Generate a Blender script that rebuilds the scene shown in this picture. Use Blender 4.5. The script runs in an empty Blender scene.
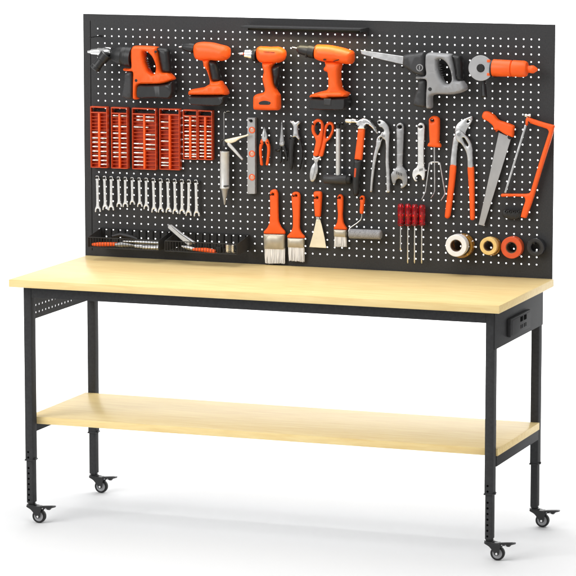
import bpy, bmesh, math, random
import numpy as np
from mathutils import Vector, Matrix
from mathutils.geometry import delaunay_2d_cdt
random.seed(7)
S = bpy.context.scene
COL = S.collection

# ------------------------------------------------------------------ camera
Z0 = 1.566                                    # height of the top row of peg holes above the floor
CAM = np.array([3.600945, -9.97748, 0.711007 + Z0])
YAW, PITCH, FPX = -0.353993, -0.144678, 3261.5   # focal length in pixels of the 576 px photograph
_f = np.array([math.sin(YAW) * math.cos(PITCH), math.cos(YAW) * math.cos(PITCH), math.sin(PITCH)])
_r = np.array([math.cos(YAW), -math.sin(YAW), 0.0])
_u = np.cross(_r, _f)
cd = bpy.data.cameras.new("camera")
cam = bpy.data.objects.new("camera", cd)
COL.objects.link(cam)
cd.sensor_width = 36.0
cd.lens = FPX / 576 * 36
cd.clip_start, cd.clip_end = 0.1, 400
cam.matrix_world = Matrix(((_r[0], _u[0], -_f[0], CAM[0]), (_r[1], _u[1], -_f[1], CAM[1]),
                           (_r[2], _u[2], -_f[2], CAM[2]), (0, 0, 0, 1)))
S.camera = cam

# ------------------------------------------------------------------ light
w = bpy.data.worlds.new("World")
S.world = w
w.use_nodes = True
w.node_tree.nodes["Background"].inputs[0].default_value = (0.99, 0.995, 1.0, 1)
w.node_tree.nodes["Background"].inputs[1].default_value = 0.52
S.view_settings.view_transform = 'Standard'
S.view_settings.look = 'None'
S.view_settings.exposure = 0.0
S.view_settings.gamma = 1.0


def area(name, loc, target, size, power, color=(1, 1, 1), sy=None):
    d = bpy.data.lights.new(name, 'AREA')
    d.shape = 'RECTANGLE'
    d.size, d.size_y = size, sy or size
    d.energy = power
    d.color = color
    o = bpy.data.objects.new(name, d)
    COL.objects.link(o)
    o.location = loc
    o.rotation_euler = (Vector(target) - Vector(loc)).to_track_quat('-Z', 'Y').to_euler()
    return o


area("overhead_bank", (-0.2, -0.5, 4.4), (0.0, -0.35, 0.8), 4.4, 118, (1, 1, 1), 2.2)
area("key_softbox", (-3.4, -5.2, 4.0), (0, 0, 1.0), 3.6, 245, (1, 1, 1))
area("backdrop_light", (0, 2.2, 3.4), (0, 4.6, 1.4), 6.0, 430, (1, 1, 1), 1.2)


# ------------------------------------------------------------------ materials
def mat(name, color, rough=0.5, metal=0.0, spec=0.5, coat=0.0, bump=0.0, bscale=400.0, var=0.0, vscale=30.0,
        trans=0.0, stretch=None, ior=1.5):
    m = bpy.data.materials.new(name)
    m.use_nodes = True
    n, l = m.node_tree.nodes, m.node_tree.links
    b = n["Principled BSDF"]
    b.inputs["Base Color"].default_value = (*color, 1)
    b.inputs["Roughness"].default_value = rough
    b.inputs["Metallic"].default_value = metal
    b.inputs["Specular IOR Level"].default_value = spec
    b.inputs["Coat Weight"].default_value = coat
    b.inputs["Coat Roughness"].default_value = 0.15
    b.inputs["IOR"].default_value = ior
    b.inputs["Transmission Weight"].default_value = trans
    tc = n.new("ShaderNodeTexCoord")
    mp = n.new("ShaderNodeMapping")
    l.new(tc.outputs["Object"], mp.inputs[0])
    if stretch:
        mp.inputs["Scale"].default_value = stretch
    if var:
        t = n.new("ShaderNodeTexNoise")
        t.inputs["Scale"].default_value = vscale
        t.inputs["Detail"].default_value = 6
        l.new(mp.outputs[0], t.inputs[0])
        mr = n.new("ShaderNodeMapRange")
        mr.inputs[1].default_value, mr.inputs[2].default_value = 0.3, 0.7
        mr.inputs[3].default_value, mr.inputs[4].default_value = 1 - var, 1 + var
        l.new(t.outputs[0], mr.inputs[0])
        mx = n.new("ShaderNodeMix")
        mx.data_type = 'RGBA'
        mx.blend_type = 'MULTIPLY'
        mx.inputs[0].default_value = 1
        mx.inputs[6].default_value = (*color, 1)
        l.new(mr.outputs[0], mx.inputs[7])
        l.new(mx.outputs[2], b.inputs["Base Color"])
        mr2 = n.new("ShaderNodeMapRange")
        mr2.inputs[3].default_value, mr2.inputs[4].default_value = max(0.02, rough - 0.07), rough + 0.07
        l.new(t.outputs[0], mr2.inputs[0])
        l.new(mr2.outputs[0], b.inputs["Roughness"])
    if bump:
        t2 = n.new("ShaderNodeTexNoise")
        t2.inputs["Scale"].default_value = bscale
        t2.inputs["Detail"].default_value = 3
        l.new(mp.outputs[0], t2.inputs[0])
        bp = n.new("ShaderNodeBump")
        bp.inputs["Strength"].default_value = bump
        bp.inputs["Distance"].default_value = 0.001
        l.new(t2.outputs[0], bp.inputs["Height"])
        l.new(bp.outputs[0], b.inputs["Normal"])
    return m


STEEL_BLACK = mat("black_powder_coat", (0.048, 0.048, 0.049), 0.50, ior=1.09, bump=0.25, bscale=700, var=0.10, vscale=120)
BOARD = mat("black_pegboard_coat", (0.036, 0.036, 0.037), 0.50, ior=1.32, bump=0.35, bscale=500, var=0.12, vscale=200)
ORANGE = mat("orange_plastic", (0.93, 0.112, 0.010), 0.42, spec=0.35, bump=0.05, bscale=900, var=0.04, vscale=60)
TRAY = mat("red_orange_plastic", (0.62, 0.070, 0.013), 0.40, spec=0.4, var=0.08, vscale=60)
BLACK = mat("black_plastic", (0.013, 0.013, 0.0135), 0.42, spec=0.45, bump=0.08, bscale=900, var=0.15, vscale=50)
RUBBER = mat("black_rubber", (0.012, 0.012, 0.012), 0.6, spec=0.35, var=0.15, vscale=80)
CHAR = mat("charcoal_plastic", (0.036, 0.036, 0.0375), 0.45, spec=0.4, bump=0.06, bscale=900, var=0.1, vscale=50)
GREY = mat("grey_plastic", (0.29, 0.29, 0.295), 0.42, spec=0.4, bump=0.05, bscale=900, var=0.06, vscale=40)
CHROME = mat("bright_chrome", (0.88, 0.88, 0.87), 0.16, 1.0, var=0.05, vscale=90)
STEEL = mat("brushed_steel", (0.56, 0.56, 0.56), 0.36, 1.0, var=0.14, vscale=60, bump=0.05, bscale=300)
DSTEEL = mat("dull_steel", (0.34, 0.34, 0.345), 0.42, 1.0, var=0.15, vscale=60, bump=0.06, bscale=400)
ALU = mat("satin_aluminium", (0.40, 0.40, 0.405), 0.45, 0.5, var=0.04, vscale=40)
WHITEGREY = mat("pale_grey_enamel", (0.62, 0.62, 0.61), 0.35, 0.25, var=0.06, vscale=60)
RED = mat("red_acetate", (0.74, 0.004, 0.012), 0.06, spec=0.5, trans=0.80)
BRISTLE = mat("white_bristle", (0.84, 0.84, 0.85), 0.7, spec=0.2, var=0.30, vscale=260, bump=0.7, bscale=420, stretch=(1, 1, 0.04))
FERRULE = mat("nickel_ferrule", (0.46, 0.42, 0.34), 0.38, 0.45, var=0.08, vscale=60)
CREAM = mat("cream_blade", (0.86, 0.79, 0.61), 0.3, 0.15, var=0.05, vscale=40)
TAPEW = mat("white_tape", (0.86, 0.86, 0.86), 0.4, var=0.04, vscale=60)
TAPEA = mat("amber_tape", (0.80, 0.42, 0.05), 0.16, coat=0.5, trans=0.6)
TAPEG = mat("gold_tape", (0.84, 0.58, 0.21), 0.4, var=0.08, vscale=60)
TAPER = mat("orange_tape", (0.72, 0.095, 0.022), 0.38, var=0.06, vscale=60)
TAPEB = mat("black_tape", (0.022, 0.022, 0.024), 0.32, var=0.1, vscale=60)
CORE = mat("brown_card_core", (0.13, 0.07, 0.035), 0.8, var=0.15, vscale=90)
VIAL = mat("pale_vial_fluid", (0.62, 0.36, 0.26), 0.15, coat=0.5)
FOAM = mat("grey_roller_fleece", (0.30, 0.30, 0.31), 0.9, spec=0.1, bump=0.9, bscale=260, var=0.25, vscale=220)
VOID = mat("dark_hole", (0.003, 0.003, 0.003), 0.8, ior=1.05)
HUB = mat("grey_wheel_plastic", (0.36, 0.36, 0.37), 0.4, var=0.06, vscale=80)
SATIN = mat("satin_chrome", (0.86, 0.86, 0.85), 0.22, 0.6, var=0.05, vscale=90)


def wood_mat():
    m = bpy.data.materials.new("maple_veneer")
    m.use_nodes = True
    n, l = m.node_tree.nodes, m.node_tree.links
    b = n["Principled BSDF"]
    tc = n.new("ShaderNodeTexCoord")

    def noise(scale, sc, detail):
        mp = n.new("ShaderNodeMapping")
        mp.inputs["Scale"].default_value = sc
        l.new(tc.outputs["Object"], mp.inputs[0])
        t = n.new("ShaderNodeTexNoise")
        t.inputs["Scale"].default_value = scale
        t.inputs["Detail"].default_value = detail
        t.inputs["Distortion"].default_value = 0.4
        l.new(mp.outputs[0], t.inputs[0])
        return t
    g1 = noise(85, (0.10, 1.0, 1.0), 9)
    g2 = noise(5, (0.25, 1.0, 1.0), 3)
    ad = n.new("ShaderNodeMath")
    ad.operation = 'MULTIPLY_ADD'
    ad.inputs[1].default_value = 0.6
    l.new(g1.outputs[0], ad.inputs[0])
    m2 = n.new("ShaderNodeMath")
    m2.operation = 'MULTIPLY'
    m2.inputs[1].default_value = 0.4
    l.new(g2.outputs[0], m2.inputs[0])
    l.new(m2.outputs[0], ad.inputs[2])
    r = n.new("ShaderNodeValToRGB")
    r.color_ramp.elements[0].position = 0.36
    r.color_ramp.elements[0].color = (0.80, 0.585, 0.262, 1)
    r.color_ramp.elements[1].position = 0.64
    r.color_ramp.elements[1].color = (0.90, 0.715, 0.358, 1)
    l.new(ad.outputs[0], r.inputs[0])
    l.new(r.outputs[0], b.inputs["Base Color"])
    b.inputs["Roughness"].default_value = 0.34
    b.inputs["IOR"].default_value = 1.11
    bp = n.new("ShaderNodeBump")
    bp.inputs["Strength"].default_value = 0.06
    bp.inputs["Distance"].default_value = 0.001
    l.new(g1.outputs[0], bp.inputs["Height"])
    l.new(bp.outputs[0], b.inputs["Normal"])
    return m


WOOD = wood_mat()
WHITE = mat("white_seamless_paper", (0.775, 0.775, 0.775), 0.75, spec=0.15)


# ------------------------------------------------------------------ mesh helpers
def PX(x, y, h):
    """Point of the photograph measured on the plane h metres in front of the pegboard."""
    d = _f + _r * (x - 288) / FPX - _u * (y - 288) / FPX
    t = (-h - CAM[1]) / d[1]
    p = CAM + d * t
    return Vector((p[0], p[1], p[2]))


class R:
    """A zoomed window of the photograph: origin and pixels per zoomed pixel."""
    def __init__(s, ox, oy, k):
        s.ox, s.oy, s.k = ox, oy, k

    def __call__(s, *pts):
        return [(s.ox + p[0] * s.k, s.oy + p[1] * s.k) for p in pts]

    def one(s, x, y):
        return (s.ox + x * s.k, s.oy + y * s.k)


class M:
    """Collects geometry in world space and links it as one mesh object."""
    def __init__(s, *mats):
        s.v, s.f, s.mi, s.mats, s.cur = [], [], [], list(mats), 0

    def use(s, m):
        if m not in s.mats:
            s.mats.append(m)
        s.cur = s.mats.index(m)
        return s

    def add(s, vs, fs):
        o = len(s.v)
        s.v += [tuple(p) for p in vs]
        s.f += [tuple(i + o for i in f) for f in fs]
        s.mi += [s.cur] * len(fs)

    def build(s, name, parent=None, origin=None, sharp=38, recalc=True):
        me = bpy.data.meshes.new(name)
        org = Vector(origin) if origin is not None else (Vector(parent.get("_w", (0, 0, 0))) if parent else Vector((0, 0, 0)))
        me.from_pydata([tuple(Vector(p) - org) for p in s.v], [], s.f)
        for m in s.mats:
            me.materials.append(m)
        me.polygons.foreach_set("material_index", s.mi)
        me.update()
        if recalc:
            b = bmesh.new()
            b.from_mesh(me)
            bmesh.ops.recalc_face_normals(b, faces=b.faces)
            b.to_mesh(me)
            b.free()
        me.polygons.foreach_set("use_smooth", [True] * len(me.polygons))
        me.set_sharp_from_angle(angle=math.radians(sharp))
        o = bpy.data.objects.new(name, me)
        COL.objects.link(o)
        o["_w"] = tuple(org)
        if parent:
            o.parent = parent
        else:
            o.location = org
        return o

    # --- shapes
    def box(s, lo, hi, c=0.0):
        lo, hi = Vector(lo), Vector(hi)
        c = min(c, min(hi - lo) * 0.45)
        if c <= 0:
            vs = [(x, y, z) for x in (lo.x, hi.x) for y in (lo.y, hi.y) for z in (lo.z, hi.z)]
            s.add(vs, [(0, 1, 3, 2), (4, 6, 7, 5), (0, 4, 5, 1), (2, 3, 7, 6), (0, 2, 6, 4), (1, 5, 7, 3)])
            return s
        b = bmesh.new()
        bmesh.ops.create_cube(b, size=1)
        for v in b.verts:
            v.co = Vector([lo[i] + (v.co[i] + 0.5) * (hi[i] - lo[i]) for i in range(3)])
        bmesh.ops.bevel(b, geom=list(b.edges), offset=c, segments=2, profile=0.5, affect='EDGES')
        b.verts.index_update()
        s.add([v.co.copy() for v in b.verts], [[v.index for v in f.verts] for f in b.faces])
        b.free()
        return s

    def lathe(s, a, b, prof, seg=24, flute=0, fd=0.0):
        a, b = Vector(a), Vector(b)
        ax = b - a
        L = ax.length
        ax.normalize()
        u = ax.orthogonal().normalized()
        v = ax.cross(u)
        vs, fs = [], []
        for t, r in prof:
            c = a + ax * (t * L)
            for k in range(seg):
                th = 2 * math.pi * k / seg
                rr = max(r, 1e-5) * (1 - (fd * (0.5 + 0.5 * math.cos(flute * th)) if flute else 0))
                vs.append(c + (u * math.cos(th) + v * math.sin(th)) * rr)
        n = len(prof)
        for i in range(n - 1):
            for k in range(seg):
                k2 = (k + 1) % seg
                fs.append((i * seg + k, i * seg + k2, (i + 1) * seg + k2, (i + 1) * seg + k))
        fs.append(tuple(range(seg - 1, -1, -1)))
        fs.append(tuple((n - 1) * seg + k for k in range(seg)))
        s.add(vs, fs)
        return s

    def cyl(s, a, b, r, seg=20, c=None):
        L = (Vector(b) - Vector(a)).length
        c = min(r * 0.15, L * 0.2) if c is None else c
        return s.lathe(a, b, [(0, r - c), (c / L, r), (1 - c / L, r), (1, r - c)] if c > 0 else [(0, r), (1, r)], seg)

    def tube(s, pts, r, seg=10):
        pts = [Vector(p) for p in pts]
        rs = r if isinstance(r, (list, tuple)) else [r] * len(pts)
        vs, fs = [], []
        t0 = (pts[1] - pts[0]).normalized()
        u = t0.orthogonal().normalized()
        for i, p in enumerate(pts):
            t = (pts[min(i + 1, len(pts) - 1)] - pts[max(i - 1, 0)]).normalized()
            u = (u - t * u.dot(t)).normalized()
            v = t.cross(u)
            for k in range(seg):
                th = 2 * math.pi * k / seg
                vs.append(p + (u * math.cos(th) + v * math.sin(th)) * rs[i])
        for i in range(len(pts) - 1):
            for k in range(seg):
                k2 = (k + 1) % seg
                fs.append((i * seg + k, i * seg + k2, (i + 1) * seg + k2, (i + 1) * seg + k))
        fs.append(tuple(range(seg - 1, -1, -1)))
        fs.append(tuple((len(pts) - 1) * seg + k for k in range(seg)))
        s.add(vs, fs)
        return s

    def ring(s, c, ro, ri, y0, y1, seg=48, ch=0.002):
        """A ring whose axis is square to the pegboard, from y0 (front) to y1 (back)."""
        prof = [(ro - ch, y0), (ro, y0 + ch), (ro, y1 - ch), (ro - ch, y1), (ri + ch, y1), (ri, y1 - ch), (ri, y0 + ch), (ri + ch, y0)]
        vs, fs = [], []
        n = len(prof)
        for r, y in prof:
            for k in range(seg):
                th = 2 * math.pi * k / seg
                vs.append((c[0] + r * math.cos(th), y, c[2] + r * math.sin(th)))
        for i in range(n):
            j = (i + 1) % n
            for k in range(seg):
                k2 = (k + 1) % seg
                fs.append((i * seg + k, i * seg + k2, j * seg + k2, j * seg + k))
        s.add(vs, fs)
        return s

    def pillow(s, px, hc, T, b=None, e0=None, holes=(), smooth=True, step=0.0025, world=False, n=3):
        """A body with the traced outline, T thick about the plane hc, its rim rounded over b."""
        def conv(loop):
            a = np.array([[p[0], p[1]] for p in loop]) if world else np.array([[PX(x, y, hc)[0], PX(x, y, hc)[2]] for x, y in loop])
            return a
        b = T * 0.3 if b is None else b
        e0 = 0.0006 if e0 is None else e0
        loops = [outline(conv(px), smooth, step)] + [outline(conv(h), True, step) for h in holes]
        if area2(loops[0]) < 0:
            loops[0] = loops[0][::-1]
        for i in range(1, len(loops)):
            if area2(loops[i]) > 0:
                loops[i] = loops[i][::-1]
        A = np.vstack(loops)
        B = np.vstack([np.roll(l, -1, axis=0) for l in loops])
        pts = [A]
        fr = {1: [1.0], 2: [0.35, 1.0], 3: [0.12, 0.45, 1.0], 4: [0.07, 0.25, 0.55, 1.0]}[n]
        for q in fr:
            d = b * q
            for lp in loops:
                t = np.roll(lp, -1, axis=0) - np.roll(lp, 1, axis=0)
                t /= np.linalg.norm(t, axis=1)[:, None] + 1e-12
                c = lp + np.stack([-t[:, 1], t[:, 0]], 1) * d
                c = c[inside(c, loops)]
                if len(c):
                    c = c[segdist(c, A, B) > d * 0.93]
                if len(c) and q > 0.3:
                    keep, last = [], None
                    for p in c:
                        if last is None or np.linalg.norm(p - last) > step * 0.9:
                            keep.append(p)
                            last = p
                    c = np.array(keep)
                if len(c):
                    pts.append(c)
        g = max(step * 1.6, b * 0.45)
        lo, hi = loops[0].min(0), loops[0].max(0)
        gx, gy = np.meshgrid(np.arange(lo[0], hi[0], g), np.arange(lo[1], hi[1], g))
        gp = np.stack([gx.ravel(), gy.ravel()], 1)
        if len(gp):
            gp = gp[inside(gp, loops)]
        if len(gp):
            dd = segdist(gp, A, B)
            gp = gp[(dd > g * 0.5) & (dd < b * 1.3)]
            for q in fr:
                if len(gp):
                    gp = gp[np.abs(segdist(gp, A, B) - b * q) > g * 0.3]
            if len(gp):
                pts.append(gp)
        allp = np.vstack(pts)
        edges, o = [], 0
        for lp in loops:
            m = len(lp)
            edges += [(o + i, o + (i + 1) % m) for i in range(m)]
            o += m
        V, E, F, *_ = delaunay_2d_cdt([Vector((float(p[0]), float(p[1]))) for p in allp], edges, [], 4 if holes else 1, 1e-6)
        V = np.array([[v.x, v.y] for v in V])
        F = [f for f, k in zip(F, inside(np.array([V[list(f)].mean(0) for f in F]), loops)) if k]
        d = segdist(V, A, B)
        cnt = {}
        for f in F:
            for i in range(len(f)):
                k = tuple(sorted((f[i], f[(i + 1) % len(f)])))
                cnt[k] = cnt.get(k, 0) + 1
        qd = np.clip(d / b, 0, 1)
        e = e0 + (T / 2 - e0) * np.sqrt(np.clip(1 - (1 - qd) ** 2, 0, 1))
        N = len(V)
        vs = [(V[i, 0], -hc - e[i], V[i, 1]) for i in range(N)] + [(V[i, 0], -hc + e[i], V[i, 1]) for i in range(N)]
        fs = [tuple(f) for f in F] + [tuple(i + N for i in reversed(f)) for f in F]
        for (a_, b_), c_ in cnt.items():
            if c_ == 1:
                fs.append((a_, b_, b_ + N, a_ + N))
        s.add(vs, fs)
        return s


def outline(a, smooth, step):
    out = []
    n = len(a)
    for i in range(n):
        p0, p1, p2, p3 = a[i - 1], a[i], a[(i + 1) % n], a[(i + 2) % n]
        L = np.linalg.norm(p2 - p1)
        m = max(1, int(round(L / step)))
        for k in range(m):
            t = k / m
            if smooth:
                # centripetal-like: limit tangents to the shorter neighbouring edge
                la, lb = np.linalg.norm(p1 - p0), np.linalg.norm(p3 - p2)
                m1 = (p2 - p0) * 0.5 * min(1, 2 * min(la, L) / (la + L + 1e-9))
                m2 = (p3 - p1) * 0.5 * min(1, 2 * min(lb, L) / (lb + L + 1e-9))
                h00, h10 = 2 * t**3 - 3 * t**2 + 1, t**3 - 2 * t**2 + t
                h01, h11 = -2 * t**3 + 3 * t**2, t**3 - t**2
                out.append(h00 * p1 + h10 * m1 + h01 * p2 + h11 * m2)
            else:
                out.append(p1 + (p2 - p1) * t)
    return np.array(out)


def area2(p):
    q = np.roll(p, -1, axis=0)
    return float((p[:, 0] * q[:, 1] - q[:, 0] * p[:, 1]).sum())


def segdist(P, A, B):
    d = B - A
    L2 = (d * d).sum(1) + 1e-18
    out = np.full(len(P), 1e9)
    for i in range(0, len(P), 2000):
        q = P[i:i + 2000]
        t = np.clip(((q[:, None, :] - A[None]) * d[None]).sum(2) / L2[None], 0, 1)
        c = A[None] + t[:, :, None] * d[None]
        out[i:i + 2000] = np.sqrt(((q[:, None, :] - c) ** 2).sum(2)).min(1)
    return out


def inside(P, loops):
    r = np.zeros(len(P), bool)
    for lp in loops:
        q = np.roll(lp, -1, axis=0)
        for a, b in zip(lp, q):
            c = ((a[1] > P[:, 1]) != (b[1] > P[:, 1]))
            if c.any():
                x = (b[0] - a[0]) * (P[:, 1] - a[1]) / (b[1] - a[1] + 1e-15) + a[0]
                r ^= c & (P[:, 0] < x)
    return r


def circ(cx, cy, r, n=14, ry=None):
    return [(cx + r * math.cos(2 * math.pi * k / n), cy + (ry or r) * math.sin(2 * math.pi * k / n)) for k in range(n)]


def thing(name, label, cat, loc, group=None):
    o = bpy.data.objects.new(name, None)
    COL.objects.link(o)
    o.empty_display_size = 0.02
    o.location = loc
    o["_w"] = tuple(loc)
    return tag(o, label, cat, group)


def tag(o, label, cat, group=None):
    o["label"], o["category"] = label, cat
    if group:
        o["group"] = group
    return o


def structure(o):
    o["kind"] = "structure"
    return o


def V3(p, h):
    return PX(p[0], p[1], h)


# ------------------------------------------------------------------ floor and backdrop
fl = M(WHITE)
fl.add([(-14, -16, 0), (14, -16, 0), (14, 3.0, 0), (-14, 3.0, 0)], [(0, 1, 2, 3)])
structure(fl.build("floor", recalc=False))
bd = M(WHITE)
prof = [(3.0, 0.0)] + [(3.0 + 1.6 * math.sin(a), 1.6 - 1.6 * math.cos(a)) for a in [math.pi / 2 * k / 16 for k in range(1, 17)]] + [(4.6, 5.0)]
bd.add([(x, y, z) for y, z in prof for x in (-14, 14)], [(2 * i, 2 * i + 1, 2 * i + 3, 2 * i + 2) for i in range(len(prof) - 1)])
structure(bd.build("backdrop", recalc=False))

# ------------------------------------------------------------------ workbench
bench = thing("workbench", "black steel workbench on casters with maple top, lower shelf and tall pegboard back", "workbench", (0, -0.3, 0))
XL, XR = -0.7835, 0.7900          # outer faces of the legs
PITCH_X, PITCH_Z = 0.0254, 0.02402


def perforated(mb, us, vs, umin, umax, vmin, vmax, r, th, place, seg=8, skip=()):
    """A sheet with real round holes at every (u, v); place(u, v, depth) gives the world point."""
    du, dv = us[1] - us[0], vs[1] - vs[0]
    ub = [umin] + [us[0] - du / 2 + du * i for i in range(len(us) + 1)] + [umax]
    vb = [vmin] + [vs[0] - dv / 2 + dv * i for i in range(len(vs) + 1)] + [vmax]
    for i in range(len(ub) - 1):
        for j in range(len(vb) - 1):
            u0, u1, v0, v1 = ub[i], ub[i + 1], vb[j], vb[j + 1]
            if u1 - u0 < 1e-6 or v1 - v0 < 1e-6:
                continue
            if 0 < i < len(ub) - 2 and 0 < j < len(vb) - 2:
                cu, cv = us[i - 1], vs[j - 1]
                vsx, fs = [], []
                sq = []
                for k in range(seg):
                    th_ = 2 * math.pi * k / seg
                    c_, s_ = math.cos(th_), math.sin(th_)
                    m_ = max(abs(c_), abs(s_))
                    sq.append((cu + c_ / m_ * du / 2, cv + s_ / m_ * dv / 2))
                    vsx.append((cu + r * c_, cv + r * s_))
                W = [place(u, v, 0) for u, v in vsx] + [place(u, v, 0) for u, v in sq] + [place(u, v, th) for u, v in vsx] + [place(u, v, th) for u, v in sq]
                for k in range(seg):
                    k2 = (k + 1) % seg
                    fs.append((k, seg + k, seg + k2, k2))
                    fs.append((2 * seg + k, 2 * seg + k2, 3 * seg + k2, 3 * seg + k))
                    fs.append((k, k2, 2 * seg + k2, 2 * seg + k))
                mb.add(W, fs)
            else:
                W = [place(u, v, d) for d in (0, th) for u, v in ((u0, v0), (u1, v0), (u1, v1), (u0, v1))]
                mb.add(W, [(0, 1, 2, 3), (7, 6, 5, 4)])


# pegboard panel: 61 x 31 holes; slot left of the holes
BX0, BX1, BZ0, BZ1 = -0.8144, 0.8129, 0.781, Z0 + 0.0477
SX0, SX1 = -0.7898, -0.7872
pb = M(BOARD)
perforated(pb, [(i - 30) * PITCH_X for i in range(61)], [Z0 - (30 - j) * PITCH_Z for j in range(31)],
           SX1, BX1, BZ0, BZ1, 0.0028, 0.0015, lambda u, v, d: (u, d, v), seg=8)
for x0, x1, z0, z1 in ((BX0, SX0, BZ0, BZ1), (SX0, SX1, BZ0, 0.82), (SX0, SX1, 1.592, BZ1)):
    W = [(x, y, z) for y in (0, 0.0015) for x, z in ((x0, z0), (x1, z0), (x1, z1), (x0, z1))]
    pb.add(W, [(0, 1, 2, 3), (7, 6, 5, 4)])
board = pb.build("pegboard", bench, recalc=False)
fr = M(STEEL_BLACK)
fr.box((BX0, 0.0017, 0.781), (BX0 + 0.0016, 0.009, BZ1))
fr.box((BX1 - 0.0016, 0.0017, 0.781), (BX1, 0.009, BZ1))
fr.box((BX0 + 0.0018, 0.0017, BZ1 - 0.0016), (BX1 - 0.0018, 0.009, BZ1))
fr.box((BX0 + 0.004, 0.004, 0.781), (BX0 + 0.030, 0.023, BZ1 - 0.01))
fr.box((BX1 - 0.040, 0.004, 0.781), (BX1 - 0.010, 0.023, BZ1 - 0.01))
fr.build("pegboard_frame", board)

BOUNCE_PALE = mat("pale_bounce_underside", (0.55, 0.56, 0.57), 0.6, spec=0.2, var=0.03, vscale=40)  # made-up pale underside, keeps warm wood bounce off the floor
for nm, lo, hi in (("tabletop", (-0.8107, -0.6139, 0.7779), (0.8209, -0.004, 0.8023)), ("shelf", (-0.792, -0.5262, 0.3215), (0.795, -0.0608, 0.3445))):
    m = M(WOOD, BOUNCE_PALE)
    m.box(lo, hi, 0.0013)
    m.mi = [1 if all(m.v[i][2] < lo[2] + 1e-5 for i in f) else 0 for f in m.f]      # underside: added pale colour in place of wood
    m.build(nm, bench)

STEPZ = 0.206


def leg(x0, y0, holes):
    lg = M(STEEL_BLACK)
    lg.box((x0, y0, STEPZ), (x0 + 0.0262, y0 + 0.036, 0.7776), 0.002)
    o = lg.build("leg", bench)
    M(STEEL_BLACK).box((x0 + 0.0022, y0 + 0.002, 0.0655), (x0 + 0.0240, y0 + 0.034, STEPZ + 0.03), 0.002).build("inner_tube", o)
    co = M(BLACK)
    co.box((x0 - 0.0020, y0 - 0.0016, STEPZ - 0.001), (x0 + 0.0282, y0 + 0.0376, STEPZ + 0.004), 0.001)
    co.cyl((x0 + 0.0284, y0 + 0.012, STEPZ + 0.004), (x0 + 0.0335, y0 + 0.012, STEPZ + 0.004), 0.0042, 12)
    co.build("collar", o)
    if holes:
        for k in range(10):
            hm = M(VOID)
            z = 0.0755 + k * 0.0176
            if abs(z - STEPZ) < 0.009:
                continue
            yf = y0 + (0.002 if z < STEPZ else 0)
            hm.cyl((x0 + 0.0105, yf - 0.0002, z), (x0 + 0.0105, yf + 0.0006, z), 0.0036, 14, 0)
            hm.build("adjustment_hole", o)
    return o


def caster(cx, cy):
    c = M(BLACK)
    c.cyl((cx, cy, 0.0655), (cx, cy, 0.0605), 0.0125, 20)
    c.lathe((cx, cy, 0.0605), (cx, cy, 0.0535), [(0, 0.013), (0.15, 0.0165), (0.7, 0.0165), (1, 0.013)], 24)
    wx = cx + 0.0265
    for sy in (-1, 1):
        # fork cheek, swept from the swivel down to the axle
        y = cy + sy * 0.0125
        out = [(cx - 0.0135, 0.056), (cx + 0.016, 0.0565), (wx + 0.012, 0.051), (wx + 0.0095, 0.036), (wx + 0.006, 0.019), (wx - 0.006, 0.017), (wx - 0.010, 0.026), (cx + 0.002, 0.043), (cx - 0.0125, 0.051)]
        c.pillow(out, -y, 0.0034, 0.0012, world=True, step=0.003, n=1)
    c.box((cx - 0.008, cy - 0.0135, 0.0505), (wx + 0.006, cy + 0.0135, 0.0555), 0.0015)
    o = c.build("caster", bench)
    t = M(RUBBER)
    prof = [(-0.0095, 0.0165), (-0.0095, 0.0195), (-0.0075, 0.0216), (-0.003, 0.0224), (0.003, 0.0224), (0.0075, 0.0216), (0.0095, 0.0195), (0.0095, 0.0165)]
    vs, fs, sg = [], [], 40
    for yy, r in prof:
        vs += [(wx + r * math.cos(2 * math.pi * k / sg), cy + yy, 0.0224 + r * math.sin(2 * math.pi * k / sg)) for k in range(sg)]
    for i in range(len(prof)):
        j = (i + 1) % len(prof)
        fs += [(i * sg + k, i * sg + (k + 1) % sg, j * sg + (k + 1) % sg, j * sg + k) for k in range(sg)]
    t.add(vs, fs)
    t.build("tyre", o)
    h = M(HUB)
    h.lathe((wx, cy - 0.0088, 0.0224), (wx, cy + 0.0088, 0.0224), [(0, 0.0055), (0.02, 0.006), (0.10, 0.0065), (0.12, 0.0165), (0.88, 0.0165), (0.9, 0.0065), (1, 0.0055)], 32)
    h.use(CHROME).cyl((wx, cy - 0.0165, 0.0224), (wx, cy + 0.0165, 0.0224), 0.0036, 14)
    h.build("wheel_hub", o)
    b = M(BLACK)
    b.pillow([(wx + 0.002, 0.050), (wx + 0.010, 0.0565), (wx + 0.050, 0.0600), (wx + 0.058, 0.0585), (wx + 0.057, 0.0548), (wx + 0.044, 0.0505), (wx + 0.038, 0.0445), (wx + 0.033, 0.0445), (wx + 0.026, 0.047), (wx + 0.012, 0.046)],
             -cy, 0.021, 0.003, world=True, step=0.003, n=2)
    b.use(HUB).cyl((wx + 0.0155, cy - 0.0112, 0.0495), (wx + 0.0155, cy - 0.0095, 0.0495), 0.0022, 10)
    b.cyl((wx + 0.0275, cy - 0.0112, 0.0498), (wx + 0.0275, cy - 0.0095, 0.0498), 0.0022, 10)
    b.build("brake_lever", o)


for x0, y0, hl in ((XL, -0.563, True), (XR - 0.0262, -0.563, True), (XL, -0.060, False), (XR - 0.0262, -0.060, False)):
    leg(x0, y0, hl)
    caster(x0 + 0.0131, y0 + 0.018)

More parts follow.
